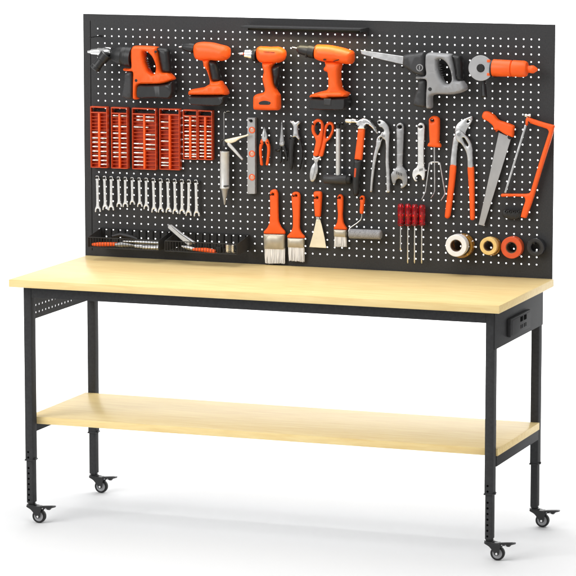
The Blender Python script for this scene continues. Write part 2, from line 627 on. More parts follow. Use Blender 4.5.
ap = M(STEEL_BLACK).box((XL + 0.0264, -0.5612, 0.7385), (XR - 0.0264, -0.530, 0.7776), 0.0015)
ap.build("front_apron", bench)
M(STEEL_BLACK).box((XL + 0.0264, -0.056, 0.7445), (XR - 0.0264, -0.030, 0.7776), 0.0015).build("rear_apron", bench)
sp = M(STEEL_BLACK).box((XR + 0.0003, -0.5610, 0.657), (XR + 0.0028, -0.0260, 0.7774), 0.0008)
sp.build("side_panel", bench)
# left side panel with two rows of peg holes, seen from inside
lp = M(STEEL_BLACK)
perforated(lp, [-0.505 + 0.0254 * i for i in range(18)], [0.6785, 0.7025], -0.5270, -0.0600, 0.659, 0.7774, 0.0038, 0.0015,
           lambda u, v, d: (XL + 0.006 - d, u, v), seg=8)
lp.build("side_panel", bench, recalc=False)
for xa in (XL + 0.001, XR - 0.0022):
    M(STEEL_BLACK).box((xa, -0.5268, 0.2885), (xa + 0.0040, -0.0602, 0.3213), 0.0008).build("shelf_bracket", bench)

ob = M(STEEL_BLACK).box((XR + 0.0030, -0.4370, 0.6775), (XR + 0.0165, -0.2130, 0.7345), 0.0035)
outl = ob.build("power_outlet", bench)
fx = XR + 0.0165
oc = M(STEEL_BLACK)
oc.box((fx - 0.0002, -0.4250, 0.6840), (fx + 0.0010, -0.2250, 0.7290), 0.0004)
oc.build("cover_plate", outl)
sk = M(VOID)
for yy in (-0.322, -0.282):
    sk.box((fx + 0.0011, yy - 0.013, 0.712), (fx + 0.0022, yy + 0.013, 0.727), 0.0004)
    for k in (-1, 1):
        sk.box((fx + 0.0011, yy + k * 0.008 - 0.0016, 0.690), (fx + 0.0020, yy + k * 0.008 + 0.0016, 0.702), 0.0003)
sk.build("socket", outl)

# ------------------------------------------------------------------ hooks
HG = "black steel hooks on the pegboard"


def hook_at(X, Z, L, label, r=0.0022, up=0.006):
    m = M(BLACK)
    m.tube([(X, 0.006, Z), (X, -0.002, Z), (X, -L * 0.5, Z), (X, -L + 0.004, Z), (X, -L, Z + 0.0015), (X, -L - 0.001, Z + up)], r, 8)
    m.cyl((X, 0, Z), (X, -0.0025, Z), r * 2.4, 12)
    return tag(m.build("peg_hook", origin=(X, 0, Z)), label, "hook", HG)


def hook(px, h, L, label, **k):
    p = V3(px, h)
    return hook_at(p.x, p.z, L, label, **k)


# ------------------------------------------------------------------ power tools (top row)
HP = 0.042
z1 = R(80, 35, 0.17361)
t = thing("rotary_hammer_drill", "orange rotary hammer drill with silver chuck and side handle, at the top left corner", "power tool", V3(z1.one(400, 200), 0))
o = M(ORANGE).pillow(z1((305, 78), (318, 62), (380, 62), (447, 68), (454, 95), (465, 160), (478, 212), (515, 216), (547, 252), (520, 268), (470, 281), (400, 283), (352, 284), (341, 300), (340, 365), (314, 367), (313, 290), (314, 214), (290, 210), (260, 206), (258, 190), (303, 187), (300, 120)),
                     HP, 0.052, 0.009, holes=[z1((378, 95), (400, 100), (428, 130), (446, 180), (441, 215), (425, 224), (405, 208), (388, 168), (378, 125))])
b = o.build("housing", t)
M(BLACK).pillow(z1((447, 72), (500, 76), (518, 92), (524, 150), (525, 212), (482, 210), (468, 160), (456, 100)), HP, 0.038, 0.012).build("rear_grip", t)
m = M(BLACK)
a, c = V3(z1.one(302, 126), HP), V3(z1.one(188, 112), HP)
m.lathe(a, c, [(0, 0.034), (0.25, 0.034), (0.27, 0.0325), (0.45, 0.0325), (0.47, 0.0335), (0.7, 0.031), (0.95, 0.024), (1, 0.02)], 28)
m.build("gear_case", t)
M(CHAR).pillow(z1((270, 214), (312, 214), (312, 363), (252, 357), (252, 330), (262, 260)), HP, 0.046, 0.008).build("front_guard", t)
M(BLACK).pillow(z1((345, 290), (400, 285), (470, 283), (520, 276), (545, 262), (550, 300), (547, 340), (525, 366), (440, 362), (345, 360)), HP, 0.056, 0.006).build("battery", t)
m = M(CHROME)
m.lathe(V3(z1.one(182, 96), HP), V3(z1.one(45, 96), HP), [(0, 0.014), (0.12, 0.0165), (0.3, 0.0165), (0.33, 0.0145), (0.55, 0.0138), (0.57, 0.012), (0.85, 0.009), (0.87, 0.006), (1, 0.004)], 24)
m.build("chuck", t)
m = M(BLACK)
m.lathe(V3(z1.one(82, 200), HP + 0.03), V3(z1.one(150, 112), HP + 0.02), [(0, 0.013), (0.06, 0.0175), (0.2, 0.0180), (0.24, 0.0155), (0.6, 0.0155), (0.65, 0.0185), (1, 0.020)], 24)
m.ring(V3(z1.one(165, 110), HP), 0.021, 0.0155, -HP - 0.014, -HP + 0.014)
m.build("side_handle", t)
for p, r in (((323, 262), 0.0052), ((435, 97), 0.0042)):
    q = V3(z1.one(*p), HP + 0.026)
    m = M(BLACK)
    m.cyl((q.x, q.y + 0.003, q.z), (q.x, q.y - 0.0008, q.z), r, 14)
    m.build("screw", t)
m = M(BLACK)
for k in range(6):
    q = V3(z1.one(384 + k * 2.5, 130 + k * 11), HP + 0.018)
    m.box((q.x - 0.003, q.y, q.z - 0.0012), (q.x + 0.004, q.y + 0.03, q.z + 0.0012))
m.build("trigger", t)
hook_at(-0.7501, 1.5425, 0.095, "long bare black hook at the top left, above the rotary hammer drill", up=0.004)
hook(z1.one(215, 140), HP, 0.062, "black hook under the gear case of the rotary hammer drill")

z2 = R(170, 30, 0.13889)
t = thing("cordless_drill", "orange cordless drill with long flat black battery, second tool in the top row", "power tool", V3(z2.one(300, 200), 0))
M(ORANGE).pillow(z2((178, 110), (195, 92), (240, 85), (310, 90), (360, 102), (408, 115), (430, 135), (433, 170), (425, 200), (400, 218), (360, 223), (290, 219), (230, 221), (192, 208), (178, 180), (173, 140)), HP, 0.064, 0.026, n=4).build("motor_housing", t)
M(ORANGE).pillow(z2((243, 215), (292, 212), (290, 255), (298, 320), (312, 366), (345, 366), (375, 368), (400, 418), (414, 442), (413, 466), (280, 469), (150, 467), (147, 440), (165, 425), (260, 408), (290, 388), (293, 355), (272, 292), (250, 262), (247, 240)), HP, 0.046, 0.011, n=4).pillow(z2((296, 388), (360, 386), (388, 396), (403, 420), (414, 442), (413, 467), (280, 469), (150, 467), (147, 440), (165, 425), (250, 411)), HP, 0.066, 0.010, n=4).build("handle", t)
M(BLACK).pillow(z2((285, 222), (332, 228), (348, 265), (362, 318), (362, 364), (314, 365), (300, 320), (289, 270)), HP, 0.040, 0.014).build("grip_pad", t)
M(BLACK).pillow(z2((154, 470), (280, 471), (410, 468), (417, 490), (408, 525), (380, 546), (290, 545), (200, 540), (163, 532), (153, 500)), HP, 0.068, 0.006).build("battery", t)
m = M(BLACK)
m.lathe(V3(z2.one(178, 132), HP), V3(z2.one(92, 120), HP), [(0, 0.0165), (0.4, 0.0165), (0.42, 0.0150), (0.8, 0.0125), (1, 0.009)], 24)
m.use(CHROME).lathe(V3(z2.one(95, 120), HP), V3(z2.one(66, 122), HP), [(0, 0.008), (0.3, 0.0055), (0.35, 0.0028), (1, 0.0024)], 14)
m.build("chuck", t)
hook(z2.one(152, 158), HP + 0.02, 0.068, "black hook under the chuck of the drill with the long flat black battery", up=0.005)

z3 = R(230, 30, 0.15625)
t = thing("cordless_drill", "slim all-orange cordless drill with silver chuck and oval badge", "power tool", V3(z3.one(250, 200), 0))
M(ORANGE).pillow(z3((178, 112), (198, 104), (260, 107), (312, 107), (340, 118), (357, 140), (357, 170), (345, 195), (315, 209), (285, 212), (230, 214), (195, 205), (175, 180), (170, 140)), HP, 0.058, 0.024, n=4).build("motor_housing", t)
M(ORANGE).pillow(z3((215, 207), (290, 208), (272, 238), (276, 290), (286, 350), (303, 390), (320, 418), (322, 500), (308, 513), (235, 513), (162, 509), (155, 490), (156, 428), (172, 411), (215, 400), (229, 385), (225, 360), (214, 310), (222, 265), (215, 240)), HP, 0.050, 0.012, n=4).build("handle", t)
M(BLACK).pillow(z3((274, 240), (320, 228), (325, 268), (312, 330), (304, 368), (288, 348), (279, 295)), HP - 0.002, 0.038, 0.012).build("grip_pad", t)
M(BLACK).pillow(z3((184, 466), (200, 456), (225, 452), (252, 458), (261, 466), (252, 478), (220, 479), (190, 477)), HP + 0.0245, 0.003, 0.001, n=1).build("badge", t)
m = M(RUBBER)
m.pillow(z3((215, 137), (285, 142), (285, 145), (215, 140)), HP + 0.0282, 0.0022, 0.0004, n=1)
m.build("vent_slot", t)
m = M(BLACK)
m.lathe(V3(z3.one(172, 160), HP), V3(z3.one(147, 157), HP), [(0, 0.0225), (0.3, 0.0235), (0.8, 0.022), (1, 0.018)], 24, 12, 0.05)
m.use(CHROME).lathe(V3(z3.one(147, 157), HP), V3(z3.one(50, 149), HP), [(0, 0.0165), (0.2, 0.0168), (0.22, 0.0155), (0.48, 0.0150), (0.52, 0.0125), (0.62, 0.009), (0.64, 0.005), (0.9, 0.0034), (1, 0.001)], 24)
m.build("chuck", t)
hook(z3.one(165, 207), HP + 0.02, 0.066, "black hook under the slim drill with the silver chuck", up=0.004)

z4 = R(290, 30, 0.15625)
t = thing("cordless_drill", "large orange cordless drill with black chuck and square black battery, right of the slim drill", "power tool", V3(z4.one(290, 200), 0))
M(ORANGE).pillow(z4((165, 102), (180, 93), (260, 97), (340, 113), (398, 132), (411, 150), (412, 190), (402, 213), (380, 219), (330, 214), (290, 206), (230, 205), (186, 195), (161, 178), (156, 140)), HP, 0.064, 0.026, n=4).build("motor_housing", t)
M(ORANGE).pillow(z4((230, 200), (330, 208), (325, 260), (325, 310), (329, 345), (340, 380), (370, 399), (378, 412), (360, 430), (320, 432), (265, 433), (262, 443), (216, 439), (206, 433), (137, 431), (141, 412), (190, 396), (243, 380), (251, 340), (246, 272), (226, 262), (221, 245), (232, 225)), HP, 0.052, 0.013, n=4).pillow(z4((250, 388), (335, 386), (372, 400), (378, 412), (362, 429), (320, 432), (265, 433), (262, 442), (216, 438), (206, 433), (137, 431), (141, 412), (190, 397)), HP, 0.072, 0.011, n=4).build("handle", t)
M(BLACK).pillow(z4((147, 433), (250, 434), (370, 432), (375, 488), (360, 510), (250, 510), (147, 506), (137, 490), (146, 470)), HP, 0.072, 0.005).build("battery", t)
M(CHAR).pillow(z4((216, 440), (263, 440), (262, 482), (218, 480)), HP + 0.036, 0.004, 0.0012, n=1, smooth=False).build("battery_latch", t)
m = M(BLACK)
m.lathe(V3(z4.one(160, 142), HP), V3(z4.one(48, 118), HP), [(0, 0.022), (0.3, 0.0225), (0.32, 0.0205), (0.36, 0.0205), (0.38, 0.019), (0.85, 0.0165), (0.92, 0.0125), (1, 0.01)], 26, 14, 0.03)
m.use(CHROME).cyl(V3(z4.one(50, 118), HP), V3(z4.one(15, 110), HP), 0.0022, 10)
m.build("chuck", t)
m = M(RUBBER)
m.pillow(z4((275, 199), (315, 187), (310, 194), (282, 202)), HP + 0.0285, 0.004, 0.0006, n=1)
m.build("vent_slot", t)
m = M(RUBBER)
m.pillow(z4((213, 187), (228, 186), (232, 194), (215, 195)), HP + 0.0285, 0.004, 0.0006, n=1)
m.build("selector_switch", t)
hook(z4.one(103, 172), HP + 0.02, 0.068, "black hook under the chuck of the large orange drill", up=0.006)

z5 = R(355, 40, 0.20833)
t = thing("reciprocating_saw", "grey reciprocating saw with long pale blade and dark nose", "power tool", V3(z5.one(400, 170), 0))
M(GREY).pillow(z5((345, 70), (365, 59), (420, 63), (465, 68), (474, 95), (482, 140), (490, 190), (520, 196), (538, 225), (536, 240), (515, 251), (470, 261), (400, 260), (374, 268), (371, 290), (370, 325), (347, 325), (346, 260), (347, 193), (300, 188), (298, 172), (343, 168), (342, 120)), HP, 0.052, 0.009,
               holes=[z5((404, 95), (425, 93), (446, 112), (464, 150), (469, 190), (457, 208), (440, 208), (420, 180), (407, 140))]).build("housing", t)
M(BLACK).pillow(z5((468, 70), (508, 75), (517, 100), (520, 150), (519, 192), (493, 190), (485, 140), (478, 100)), HP, 0.040, 0.010).build("rear_grip", t)
M(CHAR).pillow(z5((240, 70), (290, 63), (343, 61), (343, 166), (298, 165), (262, 142), (236, 124), (235, 90)), HP, 0.056, 0.012).build("nose", t)
M(CHAR).pillow(z5((310, 194), (345, 196), (345, 318), (286, 312), (290, 270), (303, 235)), HP, 0.046, 0.009).build("front_guard", t)
M(STEEL).pillow(z5((27, 48), (45, 51), (140, 65), (236, 79), (234, 118), (130, 94), (31, 67)), HP, 0.0024, 0.0006, n=1, smooth=False).build("blade", t)
m = M(GREY)
q = V3(z5.one(310, 133), HP + 0.028)
m.ring(q, 0.0115, 0.0085, q.y - 0.001, q.y + 0.002, 24, 0.0003)
m.box((q.x - 0.0016, q.y - 0.001, q.z - 0.006), (q.x + 0.0016, q.y + 0.002, q.z + 0.006))
m.build("emblem", t)
m = M(BLACK)
q = V3(z5.one(360, 236), HP + 0.026)
m.cyl((q.x, q.y + 0.003, q.z), (q.x, q.y - 0.0008, q.z), 0.0062, 14)
m.build("screw", t)
m = M(BLACK)
for k in range(6):
    q = V3(z5.one(408 + k * 2.5, 120 + k * 11), HP + 0.018)
    m.box((q.x - 0.003, q.y, q.z - 0.0012), (q.x + 0.004, q.y + 0.03, q.z + 0.0012))
m.build("trigger", t)
hook(z5.one(234, 130), HP, 0.060, "black hook under the nose of the grey reciprocating saw", up=0.004)

z6 = R(460, 45, 0.15625)
t = thing("angle_grinder", "orange angle grinder lying level with pale grey disc, at the top right corner", "power tool", V3(z6.one(260, 150), 0))
hg = 0.050
q = V3(z6.one(133, 148), hg + 0.012)
rd = 0.0405
m = M(ALU)
m.ring(q, rd, 0.013, q.y - 0.0018, q.y + 0.0018, 48, 0.0006)
m.build("grinding_disc", t)
m = M(RUBBER)
m.cyl((q.x, q.y + 0.004, q.z), (q.x, q.y - 0.0045, q.z), 0.0125, 24, 0.001)
m.build("disc_nut", t)
m = M(ORANGE)
m.pillow(z6((150, 92), (190, 95), (206, 115), (209, 150), (206, 185), (190, 203), (150, 205), (120, 150)), hg - 0.008, 0.026, 0.006)
m.build("blade_guard", t)
m = M(ORANGE)
m.lathe(V3(z6.one(203, 146), hg), V3(z6.one(333, 150), hg), [(0, 0.0245), (0.10, 0.0275), (0.97, 0.0262), (1, 0.024)], 30)
m.lathe(V3(z6.one(334, 150), hg), V3(z6.one(436, 154), hg), [(0, 0.0235), (0.06, 0.0265), (0.75, 0.0262), (0.92, 0.0225), (1, 0.014)], 30)
m.lathe(V3(z6.one(433, 155), hg), V3(z6.one(496, 157), hg), [(0, 0.0115), (0.3, 0.0115), (0.34, 0.0125), (0.6, 0.0125), (0.85, 0.0075), (1, 0.004)], 22)
m.build("motor_housing", t)
m = M(BLACK)
m.lathe(V3(z6.one(200, 146), hg), V3(z6.one(214, 147), hg), [(0, 0.022), (0.2, 0.028), (0.8, 0.028), (1, 0.022)], 30)
m.build("collar", t)
for yy in (102, 188):
    m = M(ORANGE)
    q2 = V3(z6.one(186, yy), hg + 0.015)
    m.box((q2.x - 0.007, q2.y - 0.0012, q2.z - 0.0042), (q2.x + 0.004, q2.y + 0.002, q2.z + 0.0042), 0.0005)
    m.build("guard_clip", t)
m = M(BLACK)
m.lathe(V3(z6.one(150, 210), hg - 0.010), V3(z6.one(156, 335), hg - 0.010), [(0, 0.006), (0.35, 0.006), (0.4, 0.0075), (0.85, 0.0085), (0.9, 0.011), (1, 0.008)], 16)
m.build("side_handle", t)
hook(z6.one(225, 205), hg, 0.072, "black hook under the body of the orange angle grinder", up=0.004)

# ------------------------------------------------------------------ light bar above the two middle drills
t = thing("light_bar", "narrow black light bar jutting from the top edge above the two middle drills", "light bar", (-0.01, 0, 1.59))
m = M(STEEL_BLACK)
m.box((-0.222, -0.080, 1.5895), (0.189, -0.0012, 1.5910), 0.0004)
m.box((-0.222, -0.0812, 1.5855), (0.189, -0.0802, 1.5912), 0.0003)
m.build("housing", t)
m = M(VOID)
m.box((-0.209, -0.0455, 1.5760), (0.188, -0.0440, 1.5893), 0.0003)
m.build("added_light_baffle", t)  # added black strip, keeps the lamp's light off the board
GLOW = mat("lamp_diffuser", (0.8, 0.8, 0.78), 0.5)
GLOW.node_tree.nodes["Principled BSDF"].inputs["Emission Color"].default_value = (1, 0.88, 0.58, 1)
GLOW.node_tree.nodes["Principled BSDF"].inputs["Emission Strength"].default_value = 19.0
m = M(GLOW)
m.box((-0.205, -0.0775, 1.5872), (0.175, -0.0480, 1.5893), 0.0006)
m.build("diffuser", t)
m = M(STEEL_BLACK)
m.add([(x, y, z) for x in (0.1892, 0.1908) for y, z in ((-0.080, 1.5911), (-0.0008, 1.5911), (-0.0008, 1.5650), (-0.008, 1.5650), (-0.016, 1.578), (-0.080, 1.5800))],
      [(0, 1, 2, 3, 4, 5), (6, 7, 8, 9, 10, 11)] + [(i, (i + 1) % 6, (i + 1) % 6 + 6, i + 6) for i in range(6)])
m.build("end_bracket", t)

# ------------------------------------------------------------------ bit trays and the bits in them
bit_mesh = None


def tray(x0, x1, y0, y1, name_label, which, rows_l, rows_r, rail_n):
    h = 0.012
    A, Bq = PX(x0, y0, h), PX(x1, y1, h)
    X0, X1, Z1, Zb = A.x, Bq.x, A.z, Bq.z
    if y0 > 107:                                    # corners traced on a slightly sloping row
        pass
    t = thing("bit_tray", name_label, "bit tray", (X0, 0, Zb), "red-orange bit trays on the pegboard")
    W = X1 - X0
    cx = (X0 + X1) / 2
    top = Z1 - 0.020
    m = M(TRAY)
    m.box((X0 + 0.001, -0.0055, Zb + 0.001), (X1 - 0.001, -0.0035, top))
    m.box((X0, -0.025, Zb), (X0 + 0.0026, -0.003, Z1), 0.0008)
    m.box((X1 - 0.0026, -0.025, Zb), (X1, -0.003, Z1), 0.0008)
    m.box((X0 + 0.0027, -0.025, Zb), (X1 - 0.0027, -0.003, Zb + 0.0026), 0.0008)
    m.box((X0 + 0.0027, -0.025, Z1 - 0.0042), (X1 - 0.0027, -0.003, Z1), 0.0008)
    m.box((X0 + 0.0027, -0.025, top - 0.002), (X1 - 0.0027, -0.003, top + 0.0016), 0.0006)
    m.build("frame", t)
    m = M(ORANGE)
    m.box((cx - 0.0034, -0.0235, Zb + 0.003), (cx + 0.0034, -0.0057, top - 0.002), 0.0012)
    m.build("spine", t)
    m = M(TRAY)
    n = rail_n
    for k in range(1, n):
        z = Zb + 0.003 + (top - Zb - 0.006) * k / n
        for a_, b_ in ((X0 + 0.0028, cx - 0.0036), (cx + 0.0036, X1 - 0.0028)):
            m.box((a_, -0.0200, z - 0.0008), (b_, -0.0057, z + 0.0008))
    m.build("rib", t)
    lab = "small silver bit clipped in the " + which
    for rows, sx in ((rows_l, -1), (rows_r, 1)):
        for yy in rows:
            k = 1.0
            if isinstance(yy, tuple):
                yy, k = yy
            L = (W / 2 - 0.008) * k
            q = PX((x0 + x1) / 2, yy, 0.014)
            c = cx + sx * (0.0042 + L / 2)
            place_bit(c, q.z, L, lab, which)
    hook_at(cx - W * 0.22, Z1 - 0.0072, 0.034, "black hook in the top slot of the " + which, r=0.0024, up=0.003)
    return t


def place_bit(x, z, L, lab, which):
    global bit_mesh
    if bit_mesh is None:
        m = M(CHROME)
        m.lathe((-0.5, 0, 0), (0.5, 0, 0), [(0, 0.0020), (0.06, 0.0028), (0.55, 0.0028), (0.60, 0.0023), (0.94, 0.0023), (1, 0.0018)], 12)
        ob_ = m.build("driver_bit", origin=(0, 0, 0))
        bit_mesh = ob_
    else:
        ob_ = bit_mesh.copy()
        COL.objects.link(ob_)
    ob_.location = (x, -0.0200, z)
    ob_.scale = (L, 1, 1)
    tag(ob_, lab, "bit", "silver bits in the " + which)


rows1 = [132.2, 137.9, 142.1, 146.5, 151.1, 155.6, 160.1]
tray(91.6, 108.9, 106.0, 167.8, "tall narrow red-orange bit tray at the far left with its upper rows empty", "far left tall tray", rows1, rows1 + [164.0], 16)
rows2 = [115.6, 126.3, 133.2, 137.9, 143.3, 147.2, 152.5, 156.7]
tray(112.3, 129.0, 106.8, 168.6, "tall narrow red-orange bit tray, second from left, with paired bits and a bare lower end", "second tall tray from the left", rows2, rows2, 16)
tray(133.3, 157.5, 107.4, 169.7, "wide red-orange bit tray with staggered bits, third from left", "wide tray third from the left",
     [(116.4, .7), (120, .7), 127.1, 143.6, 147.9, 152.8, 157.1, 161.3, 165], [(116.7, .9), (120.4, .9), (127.1, .3), 134.4, 139, 144.2, 148.6], 15)
tray(160.5, 181.0, 108.0, 170.0, "tall red-orange bit tray with bits only on its left side, fourth from left", "half filled tray fourth from the left",
     [121.9, 127.9, 141.1, 149.7, 158.1, 162.6, 165.4], [], 14)
tray(184.0, 198.5, 109.3, 159.4, "short red-orange bit tray full of bits to its top, left one of the short pair", "left one of the two short trays",
     [116.4, 120.5, 125.4, 131.4, 135.5, 138.9, 142.5, 146.5, 150, 153.9, 156.4], [116.4, 120.5, 125.4, 131.4, 135.5, 138.9, 142.5, 146.5, 150, 153.9, 156.4], 14)
tray(198.9, 213.6, 109.8, 159.8, "short red-orange bit tray with empty upper rows, right one of the short pair", "right one of the two short trays",
     [126.1, 131.4, 135.5, 139.3, 142.8, 146.3, 150, 153.2, 156.4], [126.1, 131.4, 135.5, 139.3, 142.8, 146.3, 150, 153.2, 156.4], 14)

# ------------------------------------------------------------------ combination wrenches on their rack
xs = [97.3, 104.5, 111.2, 118.4, 125.3, 132.1, 139.1, 146.2, 153.3, 160.6, 167.7, 174.6, 181.9, 189.0, 195.9]
tops = [178.0 + (182.2 - 178.0) * i / 14 for i in range(15)]
bots = [211.4, 209.4, 209.9, 206.3, 206.5, 204.2, 206.3, 208.7, 211.8, 212.0, 212.0, 213.4, 213.6, 215.4, 215.8]
ordn = ["first", "second", "third", "fourth", "fifth", "sixth", "seventh", "eighth", "ninth", "tenth", "eleventh", "twelfth", "thirteenth", "fourteenth", "last"]
hw = 0.018
t = thing("wrench_rack", "long black rack bar with pegs along the top of the wrench row", "rack", V3((145, 180), 0), None)
pa, pz = V3((92.0, 177.6), hw + 0.004), V3((198.5, 182.8), hw + 0.004)
zr = (pa.z + pz.z) / 2
m = M(BLACK)
m.box((pa.x, -0.008, zr - 0.0035), (pz.x, -0.003, zr + 0.0035), 0.001)
m.build("bar", t)
for i in range(15):
    p = V3((xs[i], tops[i]), hw)
    m = M(BLACK)
    m.tube([(p.x, -0.008, zr), (p.x, -0.03, zr), (p.x, -0.034, zr + 0.001), (p.x, -0.0355, zr + 0.006)], 0.0021, 8)
    m.build("peg", t)
wp = None
for i in range(15):
    top, bot = V3((xs[i], tops[i]), hw), V3((xs[i], bots[i]), hw)
    L = zr + 0.002 + 0.0055 - bot.z
    if wp is None:
        L0 = L
        m = M(SATIN)
        r = [(-0.0105, -L0 + 0.0005), (-0.0098, -L0 + 0.010), (-0.0066, -L0 + 0.0175), (-0.0050, -L0 + 0.025), (-0.0045, -L0 * 0.5), (-0.0048, -0.016), (-0.0066, -0.0095), (-0.0070, -0.004), (-0.0048, 0.0008), (0, 0.0024),
             (0.0048, 0.0008), (0.0070, -0.004), (0.0066, -0.0095), (0.0048, -0.016), (0.0045, -L0 * 0.5), (0.0050, -L0 + 0.025), (0.0066, -L0 + 0.0175), (0.0102, -L0 + 0.011), (0.0116, -L0 + 0.002), (0.0092, -L0 - 0.0005),
             (0.0056, -L0 + 0.002), (0.0049, -L0 + 0.0090), (0.0, -L0 + 0.0115), (-0.0049, -L0 + 0.0080), (-0.0058, -L0 + 0.0005), (-0.0090, -L0 - 0.0015)]
        m.pillow([(x, z) for x, z in r], 0, 0.0046, 0.0014, e0=0.0009, world=True, step=0.0012, n=2, holes=[circ(0, -0.0042, 0.0040, 10)])
        wp = m.build("combination_wrench", origin=(0, 0, 0))
        ob_ = wp
    else:
        ob_ = wp.copy()
        COL.objects.link(ob_)
    k = L / L0
    ob_.location = (top.x, -hw, zr + 0.0062)
    ob_.scale = (0.55 + 0.45 * k, 1, k)
    ob_.rotation_euler = (0, math.radians(random.uniform(-1.6, 1.6)), 0)
    ex = {0: "leftmost of the row", 5: "sixth from left, the shortest of the row", 14: "rightmost of the row, hung lowest"}.get(i, ordn[i] + " from the left in the row of fifteen")
    tag(ob_, "chrome combination wrench hanging jaw down, " + ex, "wrench", "chrome wrenches hanging in a row")


# ------------------------------------------------------------------ wire baskets and their contents
def basket(X0, X1, label):
    D, zb, zf, zk = 0.115, 0.8465, 0.8803, 0.8990
    t = thing("wire_basket", label, "basket", ((X0 + X1) / 2, 0, zb), "black wire baskets at the foot of the pegboard")
    for x in (X0, X1 - 0.0016):
        m = M(STEEL_BLACK)
        ys = [(-D, zb), (-D, zf), (-0.001, zk), (-0.001, zb)]
        m.add([(xx, y, z) for xx in (x, x + 0.0016) for y, z in ys], [(0, 1, 2, 3), (7, 6, 5, 4)] + [(i, (i + 1) % 4, (i + 1) % 4 + 4, i + 4) for i in range(4)])
        m.build("side_plate", t)
    m = M(STEEL_BLACK)
    n = int((X1 - X0) / 0.0095)
    for k in range(1, n):
        x = X0 + (X1 - X0) * k / n
        m.tube([(x, -D, zf), (x, -D, zb), (x, -D + 0.001, zb - 0.0005), (x, -0.004, zb - 0.0005)], 0.0009, 6)
    m.tube([(X0 + 0.002, -D, zf), (X1 - 0.002, -D, zf)], 0.0015, 8)
    m.tube([(X0 + 0.002, -D, zb), (X1 - 0.002, -D, zb)], 0.0015, 8)
    for k in range(1, 5):
        m.tube([(X0 + 0.002, -D + D * k / 5, zb - 0.0018), (X1 - 0.002, -D + D * k / 5, zb - 0.0018)], 0.0010, 6)
    m.build("wire_front", t)
    m = M(RUBBER)
    m.box((X0 + 0.002, -0.0028, zk - 0.004), (X1 - 0.002, -0.0014, zk))
    m.box((X0 + 0.002, -0.0028, zb), (X1 - 0.002, -0.0014, zb + 0.004))
    i0 = math.ceil((X0 + 0.005) / PITCH_X - 0.5)
    while (i0 + 0.5) * PITCH_X < X1 - 0.006:
        x = (i0 + 0.5) * PITCH_X
        m.box((x - 0.0062, -0.0060, zb + 0.0041), (x + 0.0062, -0.0014, zk - 0.0041))
        i0 += 1
    m.build("back_plate", t)
    return t


bx1 = PX(158.6, 247, 0.115).x
bx2 = PX(164.6, 247, 0.115).x
basket(-0.7545, bx1, "black wire basket holding orange pliers and steel tools, on the left")
basket(bx2, -0.2215, "black wire basket holding a white cutter and silver tins, right of the other")

zc = R(80, 205, 0.104167)
# orange pliers lying in the left basket
t = thing("pliers", "orange handled pliers lying in the left end of the left basket", "pliers", V3((100, 246), 0.07))
m = M(ORANGE)
zl = 0.8500
for k, (ya, yb) in enumerate(((-0.105, -0.095), (-0.100, -0.070))):
    x0 = -0.742
    m.tube([(x0, ya, zl + 0.005), (x0 + 0.02, ya - 0.001 + 0.006 * k, zl + 0.006), (x0 + 0.05, (ya + yb) / 2, zl + 0.0065), (x0 + 0.078, yb + 0.003, zl + 0.006)], [0.0045, 0.0062, 0.0060, 0.0045], 12)
m.build("handle", t)
m = M(DSTEEL)
m.tube([(-0.665, -0.092, 0.856), (-0.645, -0.088, 0.857), (-0.622, -0.084, 0.856), (-0.600, -0.082, 0.855)], [0.0055, 0.009, 0.006, 0.0022], 12)
m.build("jaw", t)
# steel tools in the left basket
for i, (xa, xb, y, z, r, lab) in enumerate(((-0.655, -0.515, -0.050, 0.8635, 0.0058, "thin steel drift bar lying at the back of the left basket"),
                                            (-0.640, -0.510, -0.078, 0.8545, 0.0056, "steel bar lying in the middle of the left basket"),
                                            (-0.590, -0.505, -0.100, 0.8540, 0.0060, "short steel bar lying at the front of the left basket"))):
    m = M(STEEL)
    m.lathe((xa, y - 0.004, z), (xb, y + 0.003, z - 0.001), [(0, r * .2), (0.04, r * .5), (0.3, r * .7), (0.34, r), (0.9, r), (0.92, r * 1.25), (0.98, r * 1.25), (1, r)], 14)
    tag(m.build("drift_punch", origin=((xa + xb) / 2, y, z)), lab, "punch", "steel bars in the left basket")
m = M(BLACK)
m.tube([(-0.700, -0.035, 0.876), (-0.672, -0.028, 0.882), (-0.640, -0.026, 0.876), (-0.610, -0.030, 0.870)], [0.006, 0.0085, 0.008, 0.004], 12)
tag(m.build("black_plug", origin=(-0.66, -0.03, 0.876)), "small black grip lying at the back of the left basket", "grip")
# white utility cutter leaning in the right basket
zk_ = R(130, 205, 0.12153)
t = thing("utility_cutter", "white utility cutter leaning steeply out of the right basket", "cutter", V3((185, 246), 0.06))
A, Bq = V3(zk_.one(325, 172), 0.045), V3(zk_.one(500, 318), 0.085)
m = M(WHITEGREY)
m.lathe(A, Bq, [(0, 0.006), (0.02, 0.0085), (0.5, 0.0100), (0.95, 0.0105), (1, 0.008)], 4)
m.build("body", t)
m = M(DSTEEL)
m.tube([A + Vector((0.014, -0.010, 0.001)), (A + Bq) / 2 + Vector((0.012, -0.010, 0.003)), Bq + Vector((0.018, -0.008, 0.004))], [0.003, 0.004, 0.0045], 8)
m.build("slider", t)
m = M(CHROME)
m.lathe(A + (A - Bq).normalized() * 0.010, A, [(0, 0.0015), (1, 0.006)], 4)
m.build("tip", t)
t = thing("pliers", "orange handled pliers lying in the middle of the right basket", "pliers", V3((203, 250), 0.08))
m = M(ORANGE)
a, c = V3((193, 249.3), 0.1), V3((215, 252.0), 0.1)
for dy in (0, 0.018):
    m.tube([a + Vector((0, dy * 0.3, 0)), (a + c) / 2 + Vector((0, dy, 0.0015)), c + Vector((0, dy, 0))], [0.0042, 0.0058, 0.0045], 12)
m.build("handle", t)
m = M(STEEL)
